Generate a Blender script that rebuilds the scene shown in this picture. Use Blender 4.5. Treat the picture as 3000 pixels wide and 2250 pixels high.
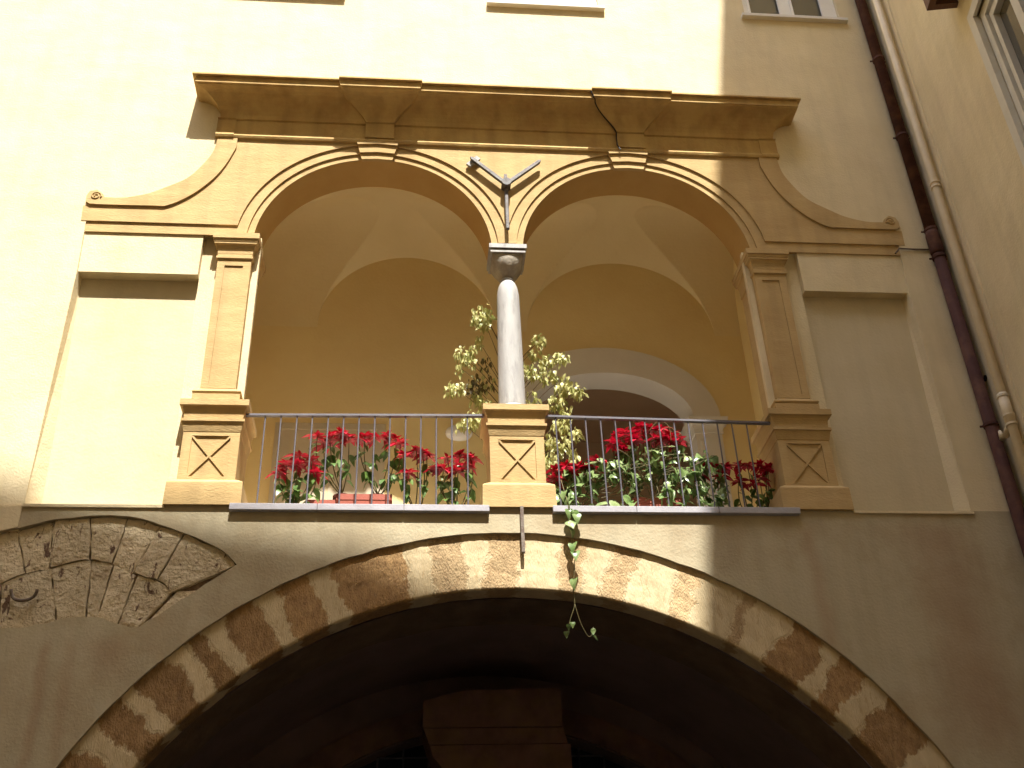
import bpy, bmesh, math, random
from mathutils import Vector, Matrix, noise
from mathutils.geometry import tessellate_polygon

random.seed(7)
scn = bpy.context.scene
for o in list(bpy.data.objects):
    bpy.data.objects.remove(o)
COL = scn.collection
R = math.radians

# ------------------------------------------------------------------ camera
cam_d = bpy.data.cameras.new("camera")
cam = bpy.data.objects.new("camera", cam_d)
COL.objects.link(cam)
cam_d.sensor_width = 36.0
cam_d.lens = 36.0 * 3200.78 / 3000.0
cam_d.clip_end = 500.0
cam_d.clip_start = 0.05
PITCH, YAW, ROLL = R(32.18365), R(-6.09324), R(-2.21695)
cp, sp = math.cos(PITCH), math.sin(PITCH)
f0, u0, r0 = Vector((0, cp, sp)), Vector((0, -sp, cp)), Vector((1, 0, 0))
cr, sr = math.cos(ROLL), math.sin(ROLL)
rr, uu = cr * r0 + sr * u0, -sr * r0 + cr * u0
Zr = Matrix.Rotation(YAW, 3, 'Z')
rr, uu, ff = Zr @ rr, Zr @ uu, Zr @ f0
cam.matrix_world = Matrix(((rr.x, uu.x, -ff.x, 0.0), (rr.y, uu.y, -ff.y, -9.0), (rr.z, uu.z, -ff.z, 1.6), (0, 0, 0, 1)))
scn.camera = cam

# ------------------------------------------------------------------ light
SUN = Vector((0.13, -1.0, 1.95)).normalized()
world = bpy.data.worlds.new("World")
scn.world = world
world.use_nodes = True
wn = world.node_tree
wn.nodes.clear()
sky = wn.nodes.new("ShaderNodeTexSky")
sky.sky_type = 'NISHITA'
sky.sun_disc = False
sky.sun_elevation = math.asin(SUN.z)
sky.sun_rotation = math.atan2(SUN.x, SUN.y)
sky.air_density = 1.0
sky.dust_density = 2.0
sky.ozone_density = 1.0
bg = wn.nodes.new("ShaderNodeBackground")
bg.inputs[1].default_value = 0.15
wo = wn.nodes.new("ShaderNodeOutputWorld")
wn.links.new(sky.outputs[0], bg.inputs[0])
wn.links.new(bg.outputs[0], wo.inputs[0])
sl = bpy.data.lights.new("sun", 'SUN')
sl.energy = 2.85
sl.angle = R(0.53)
sl.color = (1.0, 0.955, 0.87)
so = bpy.data.objects.new("sun", sl)
so.rotation_mode = 'QUATERNION'
so.rotation_quaternion = SUN.to_track_quat('Z', 'Y')
so.location = (2, -8, 30)
COL.objects.link(so)
scn.view_settings.view_transform = 'Standard'
scn.view_settings.look = 'None'
scn.view_settings.exposure = 2.15
scn.view_settings.gamma = 1.0
scn.view_settings.use_curve_mapping = False
scn.render.engine = 'CYCLES'
scn.cycles.max_bounces = 10
scn.cycles.diffuse_bounces = 8

# ------------------------------------------------------------------ materials
def mat(name, c1, c2=None, scale=3.0, rough=0.85, bump=0.0, bscale=60.0, c3=None, s3=0.6, w3=0.5, spec=0.3,
        streak=0.0, metallic=0.0, stretch=(1, 1, 1), bdist=0.01, lo=0.35, hi=0.65, lo3=.45, hi3=.7, detail=6.0, jitter=0.0):
    m = bpy.data.materials.new(name)
    m.use_nodes = True
    nt = m.node_tree
    N, L = nt.nodes, nt.links
    b = N["Principled BSDF"]
    b.inputs["Roughness"].default_value = rough
    b.inputs["Specular IOR Level"].default_value = spec
    b.inputs["Metallic"].default_value = metallic
    geo = N.new("ShaderNodeNewGeometry")
    mp = N.new("ShaderNodeMapping")
    mp.inputs["Scale"].default_value = stretch
    L.new(geo.outputs["Position"], mp.inputs[0])
    out = None
    if c2 is None:
        c2 = tuple(x * 0.9 for x in c1)
    n1 = N.new("ShaderNodeTexNoise")
    n1.inputs["Scale"].default_value = scale
    n1.inputs["Detail"].default_value = detail
    n1.inputs["Roughness"].default_value = 0.6
    L.new(mp.outputs[0], n1.inputs["Vector"])
    r1 = N.new("ShaderNodeMapRange")
    r1.inputs[1].default_value = lo
    r1.inputs[2].default_value = hi
    L.new(n1.outputs[0], r1.inputs[0])
    mx = N.new("ShaderNodeMix")
    mx.data_type = 'RGBA'
    mx.inputs[6].default_value = (*c1, 1)
    mx.inputs[7].default_value = (*c2, 1)
    L.new(r1.outputs[0], mx.inputs[0])
    out = mx.outputs[2]
    if c3 is not None:
        n3 = N.new("ShaderNodeTexNoise")
        n3.inputs["Scale"].default_value = s3
        n3.inputs["Detail"].default_value = 8.0
        n3.inputs["Roughness"].default_value = 0.65
        L.new(mp.outputs[0], n3.inputs["Vector"])
        r3 = N.new("ShaderNodeMapRange")
        r3.inputs[1].default_value = lo3
        r3.inputs[2].default_value = hi3
        r3.inputs[4].default_value = w3
        L.new(n3.outputs[0], r3.inputs[0])
        m3 = N.new("ShaderNodeMix")
        m3.data_type = 'RGBA'
        L.new(r3.outputs[0], m3.inputs[0])
        L.new(out, m3.inputs[6])
        m3.inputs[7].default_value = (*c3, 1)
        out = m3.outputs[2]
    if streak > 0:
        mp2 = N.new("ShaderNodeMapping")
        mp2.inputs["Scale"].default_value = (5.0, 5.0, 0.45)
        L.new(geo.outputs["Position"], mp2.inputs[0])
        n4 = N.new("ShaderNodeTexNoise")
        n4.inputs["Scale"].default_value = 1.3
        n4.inputs["Detail"].default_value = 7.0
        L.new(mp2.outputs[0], n4.inputs["Vector"])
        r4 = N.new("ShaderNodeMapRange")
        r4.inputs[1].default_value = 0.45
        r4.inputs[2].default_value = 0.75
        r4.inputs[3].default_value = 1.0
        r4.inputs[4].default_value = 1.0 - streak
        L.new(n4.outputs[0], r4.inputs[0])
        m4 = N.new("ShaderNodeMix")
        m4.data_type = 'RGBA'
        m4.blend_type = 'MULTIPLY'
        m4.inputs[0].default_value = 1.0
        L.new(out, m4.inputs[6])
        L.new(r4.outputs[0], m4.inputs[7])
        out = m4.outputs[2]
    if jitter > 0:
        oi = N.new("ShaderNodeObjectInfo")
        rj = N.new("ShaderNodeMapRange")
        rj.inputs[3].default_value = 1.0 - jitter
        rj.inputs[4].default_value = 1.0 + jitter
        L.new(oi.outputs["Random"], rj.inputs[0])
        mj = N.new("ShaderNodeMix")
        mj.data_type = 'RGBA'
        mj.blend_type = 'MULTIPLY'
        mj.inputs[0].default_value = 1.0
        L.new(out, mj.inputs[6])
        L.new(rj.outputs[0], mj.inputs[7])
        out = mj.outputs[2]
    L.new(out, b.inputs["Base Color"])
    if bump > 0:
        nb = N.new("ShaderNodeTexNoise")
        nb.inputs["Scale"].default_value = bscale
        nb.inputs["Detail"].default_value = 5.0
        L.new(mp.outputs[0], nb.inputs["Vector"])
        nb2 = N.new("ShaderNodeTexNoise")
        nb2.inputs["Scale"].default_value = bscale * 0.08
        nb2.inputs["Detail"].default_value = 3.0
        L.new(mp.outputs[0], nb2.inputs["Vector"])
        ad = N.new("ShaderNodeMath")
        ad.operation = 'MULTIPLY_ADD'
        ad.inputs[1].default_value = 2.5
        L.new(nb2.outputs[0], ad.inputs[0])
        L.new(nb.outputs[0], ad.inputs[2])
        bp = N.new("ShaderNodeBump")
        bp.inputs["Strength"].default_value = bump
        bp.inputs["Distance"].default_value = bdist
        L.new(ad.outputs[0], bp.inputs["Height"])
        L.new(bp.outputs[0], b.inputs["Normal"])
    return m

def vousmat(name, lime, stone, bias, gain=9.0):
    """tufa and lime wash broken up along the joint (attribute 'edge': metres from the joint)"""
    m = mat(name, stone[0], stone[1], 10.0, bump=1.0, bscale=60, bdist=.012, c3=stone[2], s3=24.0, w3=.6, lo3=.5, hi3=.68, stretch=(1.5, 1.5, .7), jitter=.13)
    nt = m.node_tree; N, L = nt.nodes, nt.links
    b = N["Principled BSDF"]
    src = b.inputs["Base Color"].links[0].from_socket
    at = N.new("ShaderNodeAttribute"); at.attribute_name = "edge"
    geo = N.new("ShaderNodeNewGeometry")
    mp = N.new("ShaderNodeMapping"); mp.inputs["Scale"].default_value = (1.6, 1.6, .75)
    L.new(geo.outputs["Position"], mp.inputs[0])
    n1 = N.new("ShaderNodeTexNoise"); n1.inputs["Scale"].default_value = 13.0; n1.inputs["Detail"].default_value = 9.0; n1.inputs["Roughness"].default_value = .72
    L.new(mp.outputs[0], n1.inputs["Vector"])
    m1 = N.new("ShaderNodeMath"); m1.operation = 'MULTIPLY_ADD'      # (edge * gain) + noise
    m1.inputs[1].default_value = gain
    L.new(at.outputs["Fac"], m1.inputs[0]); L.new(n1.outputs[0], m1.inputs[2])
    r1 = N.new("ShaderNodeMapRange")
    r1.inputs[1].default_value = bias - .05; r1.inputs[2].default_value = bias + .05
    L.new(m1.outputs[0], r1.inputs[0])
    lm = N.new("ShaderNodeMix"); lm.data_type = 'RGBA'
    lm.inputs[6].default_value = (*lime[0], 1); lm.inputs[7].default_value = (*lime[1], 1)
    n2 = N.new("ShaderNodeTexNoise"); n2.inputs["Scale"].default_value = 5.0; n2.inputs["Detail"].default_value = 6.0
    L.new(mp.outputs[0], n2.inputs["Vector"]); L.new(n2.outputs[0], lm.inputs[0])
    mx = N.new("ShaderNodeMix"); mx.data_type = 'RGBA'
    L.new(r1.outputs[0], mx.inputs[0])
    L.new(lm.outputs[2], mx.inputs[6]); L.new(src, mx.inputs[7])
    L.new(mx.outputs[2], b.inputs["Base Color"])
    return m

def leafmat(name, c1, c2, rough=0.5, trans=0.25, jitter=True, edge=None):
    m = bpy.data.materials.new(name)
    m.use_nodes = True
    nt = m.node_tree
    N, L = nt.nodes, nt.links
    b = N["Principled BSDF"]
    b.inputs["Roughness"].default_value = rough
    b.inputs["Specular IOR Level"].default_value = 0.45
    oi = N.new("ShaderNodeObjectInfo")
    geo = N.new("ShaderNodeNewGeometry")
    no = N.new("ShaderNodeTexNoise")
    no.inputs["Scale"].default_value = 14.0
    L.new(geo.outputs["Position"], no.inputs["Vector"])
    ad = N.new("ShaderNodeMath")
    ad.operation = 'MULTIPLY_ADD'
    ad.inputs[1].default_value = 0.6
    L.new(oi.outputs["Random"], ad.inputs[0])
    sb = N.new("ShaderNodeMapRange")
    sb.inputs[1].default_value = 0.3
    sb.inputs[2].default_value = 0.7
    sb.inputs[4].default_value = 0.5
    L.new(no.outputs[0], sb.inputs[0])
    L.new(sb.outputs[0], ad.inputs[2])
    mx = N.new("ShaderNodeMix")
    mx.data_type = 'RGBA'
    mx.inputs[6].default_value = (*c1, 1)
    mx.inputs[7].default_value = (*c2, 1)
    L.new(ad.outputs[0], mx.inputs[0])
    L.new(mx.outputs[2], b.inputs["Base Color"])
    tr = N.new("ShaderNodeBsdfTranslucent")
    L.new(mx.outputs[2], tr.inputs[0])
    ms = N.new("ShaderNodeMixShader")
    ms.inputs[0].default_value = trans
    L.new(b.outputs[0], ms.inputs[1])
    L.new(tr.outputs[0], ms.inputs[2])
    L.new(ms.outputs[0], N["Material Output"].inputs[0])
    return m

M = {}
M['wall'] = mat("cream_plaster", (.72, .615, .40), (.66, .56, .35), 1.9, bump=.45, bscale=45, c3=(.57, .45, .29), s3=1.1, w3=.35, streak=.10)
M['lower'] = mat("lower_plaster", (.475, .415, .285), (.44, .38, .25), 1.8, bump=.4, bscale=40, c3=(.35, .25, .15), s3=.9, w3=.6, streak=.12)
def add_streaks(m, lst, col):
    """water and rust stains of fixed place on the wall: (x, half width, z low, z high, strength)"""
    nt = m.node_tree; N, L = nt.nodes, nt.links
    b = N["Principled BSDF"]
    out = b.inputs["Base Color"].links[0].from_socket
    geo = N.new("ShaderNodeNewGeometry")
    sx = N.new("ShaderNodeSeparateXYZ"); L.new(geo.outputs["Position"], sx.inputs[0])
    nz = N.new("ShaderNodeTexNoise"); nz.inputs["Scale"].default_value = 2.2; nz.inputs["Detail"].default_value = 6
    L.new(geo.outputs["Position"], nz.inputs["Vector"])
    wob = N.new("ShaderNodeMath"); wob.operation = 'MULTIPLY_ADD'; wob.inputs[1].default_value = .22
    L.new(nz.outputs[0], wob.inputs[0]); L.new(sx.outputs[0], wob.inputs[2])
    for (x, w, z0, z1, k) in lst:
        a = N.new("ShaderNodeMath"); a.operation = 'SUBTRACT'; a.inputs[1].default_value = x + .11
        L.new(wob.outputs[0], a.inputs[0])
        ab = N.new("ShaderNodeMath"); ab.operation = 'ABSOLUTE'; L.new(a.outputs[0], ab.inputs[0])
        r1 = N.new("ShaderNodeMapRange"); r1.interpolation_type = 'SMOOTHSTEP'
        r1.inputs[1].default_value = 0; r1.inputs[2].default_value = w; r1.inputs[3].default_value = k; r1.inputs[4].default_value = 0
        L.new(ab.outputs[0], r1.inputs[0])
        r2 = N.new("ShaderNodeMapRange"); r2.interpolation_type = 'SMOOTHSTEP'
        r2.inputs[1].default_value = z0; r2.inputs[2].default_value = z0 + .5; L.new(sx.outputs[2], r2.inputs[0])
        r3 = N.new("ShaderNodeMapRange"); r3.interpolation_type = 'SMOOTHSTEP'
        r3.inputs[1].default_value = z1 - .15; r3.inputs[2].default_value = z1; r3.inputs[3].default_value = 1; r3.inputs[4].default_value = 0
        L.new(sx.outputs[2], r3.inputs[0])
        p = N.new("ShaderNodeMath"); p.operation = 'MULTIPLY'; L.new(r1.outputs[0], p.inputs[0]); L.new(r2.outputs[0], p.inputs[1])
        q = N.new("ShaderNodeMath"); q.operation = 'MULTIPLY'; L.new(p.outputs[0], q.inputs[0]); L.new(r3.outputs[0], q.inputs[1])
        mx = N.new("ShaderNodeMix"); mx.data_type = 'RGBA'
        L.new(q.outputs[0], mx.inputs[0]); L.new(out, mx.inputs[6]); mx.inputs[7].default_value = (*col, 1)
        out = mx.outputs[2]
    L.new(out, b.inputs["Base Color"])
add_streaks(M['lower'], [(3.66, .15, 4.1, 5.86, .30), (-2.93, .075, 3.3, 4.78, .32), (-2.74, .08, 3.4, 4.78, .22), (4.9, .5, 3.6, 5.86, .35), (-2.45, .30, 4.2, 4.80, .35)], (.30, .16, .085))
M['niche'] = mat("niche_plaster", (.61, .53, .36), (.57, .49, .32), 2.0, bump=.3, bscale=35, c3=(.54, .44, .26), s3=.9, w3=.4, streak=.08)
M['trim'] = mat("ochre_trim_paint", (.535, .382, .180), (.49, .342, .152), 2.6, bump=.35, bscale=50, c3=(.42, .27, .11), s3=2.4, w3=.42, streak=.16, stretch=(.6, 1, 1.6))
M['trim2'] = mat("ochre_cornice_paint", (.58, .41, .165), (.51, .34, .13), 2.4, bump=.35, bscale=40, c3=(.38, .21, .08), s3=2.6, w3=.6, streak=.25)
M['inner'] = mat("loggia_ochre_paint", (.78, .65, .35), (.75, .61, .32), 1.4, bump=.3, bscale=30, c3=(.66, .49, .22), s3=1.6, w3=.3)
M['vault'] = mat("loggia_vault_paint", (.78, .67, .41), (.75, .635, .375), 1.5, bump=.3, bscale=25, c3=(.68, .55, .30), s3=1.6, w3=.3)
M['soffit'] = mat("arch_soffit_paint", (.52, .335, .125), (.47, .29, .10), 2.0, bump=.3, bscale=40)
M['white'] = mat("white_surround_paint", (.70, .67, .62), (.65, .62, .57), 2.0, bump=.2, bscale=40)
M['frame'] = mat("white_window_paint", (.80, .79, .76), (.74, .72, .68), 5.0, rough=.45, bump=.1, bscale=90)
M['wframe'] = mat("grey_window_paint", (.66, .63, .54), (.60, .56, .47), 5.0, rough=.5, bump=.1, bscale=90)
M['brownwood'] = mat("brown_wood", (.16, .08, .05), (.12, .06, .04), 12.0, rough=.6, stretch=(6, 1, 1))
M['marble'] = mat("grey_white_marble", (.42, .412, .40), (.35, .345, .34), 5.0, rough=.6, bump=.35, bscale=60, c3=(.22, .215, .21), s3=7.0, w3=.6, stretch=(2.5, 2.5, .5), lo3=.5, hi3=.68)
M['capstone'] = mat("weathered_capital_stone", (.46, .42, .35), (.33, .29, .23), 8.0, bump=.6, bscale=45, c3=(.20, .165, .125), s3=7.0, w3=.5)
M['sill'] = mat("lavender_grey_sill_stone", (.42, .41, .45), (.36, .35, .38), 7.0, rough=.6, bump=.2, bscale=60)
M['iron'] = mat("dark_painted_iron", (.13, .125, .15), (.10, .095, .115), 10.0, rough=.42, bump=.1, spec=.5)
M['tie'] = mat("weathered_grey_iron", (.15, .148, .15), (.08, .075, .075), 14.0, rough=.55, bump=.4, bscale=70, c3=(.12, .07, .05), s3=9.0, w3=.6)
M['rust'] = mat("rusty_bar_iron", (.22, .19, .16), (.12, .08, .06), 12.0, rough=.7, bump=.4)
LIME = ((.62, .51, .32), (.53, .42, .25))
TUFA = ((.40, .25, .11), (.275, .165, .072), (.17, .10, .046))
WASH = ((.52, .38, .21), (.43, .30, .16), (.29, .19, .10))
M['tufa'] = vousmat("exposed_brown_tufa", LIME, TUFA, .66, 5.0)
M['speck'] = vousmat("thin_washed_tufa", LIME, WASH, .58, 3.5)
# the wash itself: bare stone shows where the noise falls low near the joints
M['mortar'] = mat("limewashed_voussoir", LIME[0], LIME[1], 4.0, bump=.6, bscale=45, c3=(.44, .31, .165), s3=15.0, w3=.7, lo3=.57, hi3=.66, stretch=(2.0, 2.0, .6), jitter=.06)
M['old'] = mat("old_rubble_stone", (.64, .545, .375), (.54, .45, .30), 6.0, bump=1.0, bscale=30, bdist=.02, c3=(.34, .23, .14), s3=6.5, w3=.65, lo3=.54, hi3=.72, jitter=.10)
def add_pits(m, scale, thr, col):
    nt = m.node_tree; N, L = nt.nodes, nt.links
    b = N["Principled BSDF"]
    out = b.inputs["Base Color"].links[0].from_socket
    geo = N.new("ShaderNodeNewGeometry")
    mp = N.new("ShaderNodeMapping"); mp.inputs["Scale"].default_value = (1.0, 1.0, .45); mp.inputs["Rotation"].default_value = (0, .5, 0)
    L.new(geo.outputs["Position"], mp.inputs[0])
    n = N.new("ShaderNodeTexNoise"); n.inputs["Scale"].default_value = scale; n.inputs["Detail"].default_value = 7; n.inputs["Roughness"].default_value = .7; n.inputs["Distortion"].default_value = .8
    L.new(mp.outputs[0], n.inputs["Vector"])
    r1 = N.new("ShaderNodeMapRange"); r1.inputs[1].default_value = thr; r1.inputs[2].default_value = thr + .04
    L.new(n.outputs[0], r1.inputs[0])
    mx = N.new("ShaderNodeMix"); mx.data_type = 'RGBA'
    L.new(r1.outputs[0], mx.inputs[0]); L.new(out, mx.inputs[6]); mx.inputs[7].default_value = (*col, 1)
    L.new(mx.outputs[2], b.inputs["Base Color"])
add_pits(M['old'], 11.0, .585, (.14, .085, .055))
M['olddark'] = mat("dark_joint_mortar", (.24, .17, .11), (.16, .105, .07), 14.0, bump=.8, bscale=40)
M['passage'] = mat("dark_passage_plaster", (.27, .185, .16), (.21, .145, .12), 2.0, bump=.3, bscale=30)  # darker brown plaster for the passage behind the archway
M['pierstone'] = mat("dark_red_pier_stone", (.26, .15, .12), (.18, .10, .075), 4.0, bump=.6, bscale=25, c3=(.28, .19, .07), s3=2.5, w3=.6)
M['brownpipe'] = mat("brown_pipe_paint", (.092, .044, .036), (.070, .033, .027), 6.0, rough=.7, bump=.15, bscale=50, spec=.06, c3=(.17, .085, .05), s3=5.0, w3=.6)
M['creampipe'] = mat("cream_pipe_paint", (.74, .64, .46), (.68, .58, .41), 5.0, rough=.5, bump=.15, bscale=50)
M['terra'] = mat("terracotta", (.36, .10, .07), (.31, .085, .055), 9.0, rough=.7, bump=.2)
M['pot'] = mat("brown_plastic_pot", (.13, .035, .025), (.10, .03, .02), 9.0, rough=.5)
M['soil'] = mat("potting_soil", (.05, .035, .02), (.03, .02, .012), 30.0, bump=.8)
M['stem'] = mat("green_brown_stem", (.16, .13, .05), (.10, .09, .035), 20.0, rough=.6)
M['bark'] = mat("brown_twig_bark", (.16, .11, .06), (.10, .07, .04), 20.0, rough=.8)
M['bract'] = leafmat("red_bract", (.58, .007, .036), (.32, .003, .018), .45, .22)
M['cyath'] = mat("yellow_cyathia", (.5, .42, .05), (.4, .3, .04), 20)
M['pleaf'] = leafmat("poinsettia_leaf", (.07, .15, .035), (.13, .22, .05), .4, .22)
M['ivy'] = leafmat("ivy_leaf", (.07, .155, .028), (.33, .41, .18), .28, .25)
M['ficus'] = leafmat("variegated_ficus_leaf", (.20, .25, .05), (.74, .68, .32), .45, .3)
M['dryleaf'] = leafmat("dry_ficus_leaf", (.10, .07, .025), (.14, .11, .03), .6, .15)
M['black'] = mat("black_cable", (.03, .02, .018), (.02, .015, .012), 10, rough=.6)
M['cable'] = mat("grey_brown_cable", (.18, .13, .09), (.14, .10, .07), 10, rough=.6)
M['lamp'] = mat("opal_white_lamp_glass", (.78, .78, .80), (.74, .74, .76), 4, rough=.25, spec=.5)
M['ground'] = mat("courtyard_stone_paving", (.16, .145, .12), (.12, .105, .09), 1.5, bump=.4, bscale=20)
M['roof'] = mat("clay_roof", (.40, .22, .13), (.32, .17, .10), 3.0, bump=.5, bscale=15)
M['door'] = mat("pale_grey_door_paint", (.52, .45, .33), (.48, .41, .29), 2.0, rough=.6)

def glassmat(name, col, rough=.08):
    m = bpy.data.materials.new(name)
    m.use_nodes = True
    b = m.node_tree.nodes["Principled BSDF"]
    b.inputs["Base Color"].default_value = (*col, 1)
    b.inputs["Roughness"].default_value = rough
    b.inputs["Specular IOR Level"].default_value = 0.9
    b.inputs["Coat Weight"].default_value = 0.6
    return m
M['glassdark'] = glassmat("dark_window_glass", (.075, .065, .04))
M['glasslight'] = glassmat("painted_reflection_glass", (.62, .68, .78), .2)  # bluish-white reflection painted into the pane colour

# ------------------------------------------------------------------ helpers
def tag(o, label=None, cat=None, group=None, kind=None):
    if label: o['label'] = label
    if cat: o['category'] = cat
    if group: o['group'] = group
    if kind: o['kind'] = kind
    return o

def empty(name, loc=(0, 0, 0), label=None, cat=None, group=None):
    o = bpy.data.objects.new(name, None)
    COL.objects.link(o)
    o.location = loc
    return tag(o, label, cat, group)

def link(name, me, parent=None, m=None, loc=None, rot=None, scale=None):
    if m is not None and not me.materials:
        me.materials.append(m)
    o = bpy.data.objects.new(name, me)
    COL.objects.link(o)
    if parent is not None:
        o.parent = parent
    if loc is not None: o.location = loc
    if rot is not None: o.rotation_euler = rot
    if scale is not None: o.scale = scale
    return o

def world_parent(o, parent):
    """mesh written in world coordinates under a parent whose origin sits elsewhere"""
    o.parent = parent
    mw = Matrix.Translation(parent.location)
    o.matrix_parent_inverse = mw.inverted()
    return o

def finish(bm, name, m, parent=None, smooth=False, recalc=True):
    if recalc:
        bmesh.ops.recalc_face_normals(bm, faces=bm.faces)
    me = bpy.data.meshes.new(name)
    bm.to_mesh(me)
    bm.free()
    if smooth:
        for p in me.polygons: p.use_smooth = True
    me.materials.append(m)
    o = bpy.data.objects.new(name, me)
    COL.objects.link(o)
    if parent is not None:
        world_parent(o, parent)
    return o

def box(bm, x0, x1, y0, y1, z0, z1):
    vs = [bm.verts.new(p) for p in ((x0, y0, z0), (x1, y0, z0), (x1, y1, z0), (x0, y1, z0), (x0, y0, z1), (x1, y0, z1), (x1, y1, z1), (x0, y1, z1))]
    for f in ((0, 1, 2, 3), (4, 7, 6, 5), (0, 4, 5, 1), (1, 5, 6, 2), (2, 6, 7, 3), (3, 7, 4, 0)):
        bm.faces.new([vs[i] for i in f])
    return vs

def add_plate(bm, loops, y0, y1, back=False, T=None):
    """flat plate in the x-z plane: first loop outline, others holes; walls run from y0 to y1"""
    T = T or (lambda x, y, z: (x, y, z))
    flat = [Vector((x, z, 0)) for lp in loops for (x, z) in lp]
    tris = tessellate_polygon([[Vector((x, z, 0)) for (x, z) in lp] for lp in loops])
    fv = [bm.verts.new(T(v.x, y0, v.y)) for v in flat]
    for t in tris:
        try: bm.faces.new([fv[i] for i in t])
        except ValueError: pass
    bv = [bm.verts.new(T(v.x, y1, v.y)) for v in flat]
    k = 0
    for lp in loops:
        n = len(lp)
        for i in range(n):
            a, b = k + i, k + (i + 1) % n
            bm.faces.new([fv[a], fv[b], bv[b], bv[a]])
        k += n
    if back:
        for t in tris:
            try: bm.faces.new([bv[i] for i in reversed(t)])
            except ValueError: pass

def plate(name, loops, y0, y1, m, parent=None, back=False, T=None):
    bm = bmesh.new()
    add_plate(bm, loops, y0, y1, back, T)
    return finish(bm, name, m, parent)

def rect(x0, x1, z0, z1):
    return [(x0, z0), (x1, z0), (x1, z1), (x0, z1)]

def rect_loft(bm, secs, cx, close=True):
    """secs: (z, half_width, y_front, y_back)"""
    rings = []
    for z, hx, yf, yb in secs:
        rings.append([bm.verts.new(p) for p in ((cx - hx, yf, z), (cx + hx, yf, z), (cx + hx, yb, z), (cx - hx, yb, z))])
    for a, b in zip(rings, rings[1:]):
        for i in range(4):
            bm.faces.new([a[i], a[(i + 1) % 4], b[(i + 1) % 4], b[i]])
    if close:
        bm.faces.new(rings[0][::-1])
        bm.faces.new(rings[-1])

def tube(bm, pts, r, n=8, cap=True):
    pts = [Vector(p) for p in pts]
    rs = r if isinstance(r, (list, tuple)) else [r] * len(pts)
    rings = []
    for i, p in enumerate(pts):
        d = (pts[min(i + 1, len(pts) - 1)] - pts[max(i - 1, 0)]).normalized()
        a = d.cross(Vector((0.13, 1, 0.21))).normalized()
        b = d.cross(a).normalized()
        rings.append([bm.verts.new(p + (a * math.cos(2 * math.pi * k / n) + b * math.sin(2 * math.pi * k / n)) * rs[i]) for k in range(n)])
    for A, B in zip(rings, rings[1:]):
        for k in range(n):
            bm.faces.new([A[k], A[(k + 1) % n], B[(k + 1) % n], B[k]])
    if cap and n > 2:
        bm.faces.new(rings[0][::-1])
        bm.faces.new(rings[-1])

def lathe(bm, prof, cx, cy, n=32):
    rings = []
    for r, z in prof:
        rings.append([bm.verts.new((cx + r * math.cos(2 * math.pi * k / n), cy + r * math.sin(2 * math.pi * k / n), z)) for k in range(n)])
    for A, B in zip(rings, rings[1:]):
        for k in range(n):
            bm.faces.new([A[k], A[(k + 1) % n], B[(k + 1) % n], B[k]])
    bm.faces.new(rings[0][::-1]); bm.faces.new(rings[-1])

def smoothstep_curve(P, n):
    """Catmull-Rom through P"""
    out = []
    P = [P[0]] + list(P) + [P[-1]]
    for i in range(1, len(P) - 2):
        p0, p1, p2, p3 = (Vector(P[i + k]) for k in (-1, 0, 1, 2))
        for j in range(n):
            t = j / n
            out.append(tuple(0.5 * ((2 * p1) + (-p0 + p2) * t + (2 * p0 - 5 * p1 + 4 * p2 - p3) * t * t + (-p0 + 3 * p1 - 3 * p2 + p3) * t ** 3)))
    out.append(tuple(P[-1]))
    return out

XM = 0.968                          # axis of symmetry of the loggia
def mir(pts): return [(2 * XM - x, z) for x, z in pts][::-1]
A1, A2, ZC = -0.447, 2.390, 8.987   # arch centres and their height
SPR = 9.07

def arc(cx, r, z0=SPR, n=44, zc=ZC, flip=False):
    """arch polyline from its left foot at height z0 over the crown to its right foot"""
    a = math.asin(max(-1, min(1, (z0 - zc) / r)))
    pts = []
    for i in range(n + 1):
        t = math.pi - a - (math.pi - 2 * a) * i / n
        pts.append((cx + r * math.cos(t), zc + r * math.sin(t)))
    return pts[::-1] if flip else pts

# ================================================================== GROUND
bm = bmesh.new()
box(bm, -45, 45, -45, 45, -0.3, 0.0)
g = finish(bm, "ground", M['ground'])
tag(g, kind='structure')

# ================================================================== MAIN BUILDING
BLD = empty("courtyard_building", (XM, 0, 0),
            "cream and ochre palace facade with a twin arched loggia above a wide stone archway", "building")

TOPZ = 22.0
wins = [(-5.28, -4.30), (-2.32, -1.00), (0.88, 2.24), (4.14, 5.40)]
WZ0, WZ1 = 12.93, 15.0
outer = [(-9, 5.70), (-3.385, 5.70), (-3.385, 8.565), (-3.41, 9.235), (-2.05, 9.235), (-2.05, 10.42), (3.99, 10.42), (3.99, 9.235),
         (5.33, 9.235), (5.295, 8.565), (5.295, 5.93), (5.90, 5.93), (5.90, TOPZ), (-9, TOPZ)]
plate("upper_wall", [outer] + [rect(a, b, WZ0, WZ1) for a, b in wins], 0.0, 0.12, M['wall'], BLD)
# slight proud plaster patch bottom at far left is the edge of the same wall
plate("niche_lintel", [rect(-3.412, -2.205, 8.565, 9.12)], 0.030, 0.16, M['wall'], BLD)
plate("niche_lintel", [rect(4.148, 5.332, 8.565, 9.12)], 0.030, 0.16, M['wall'], BLD)
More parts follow.
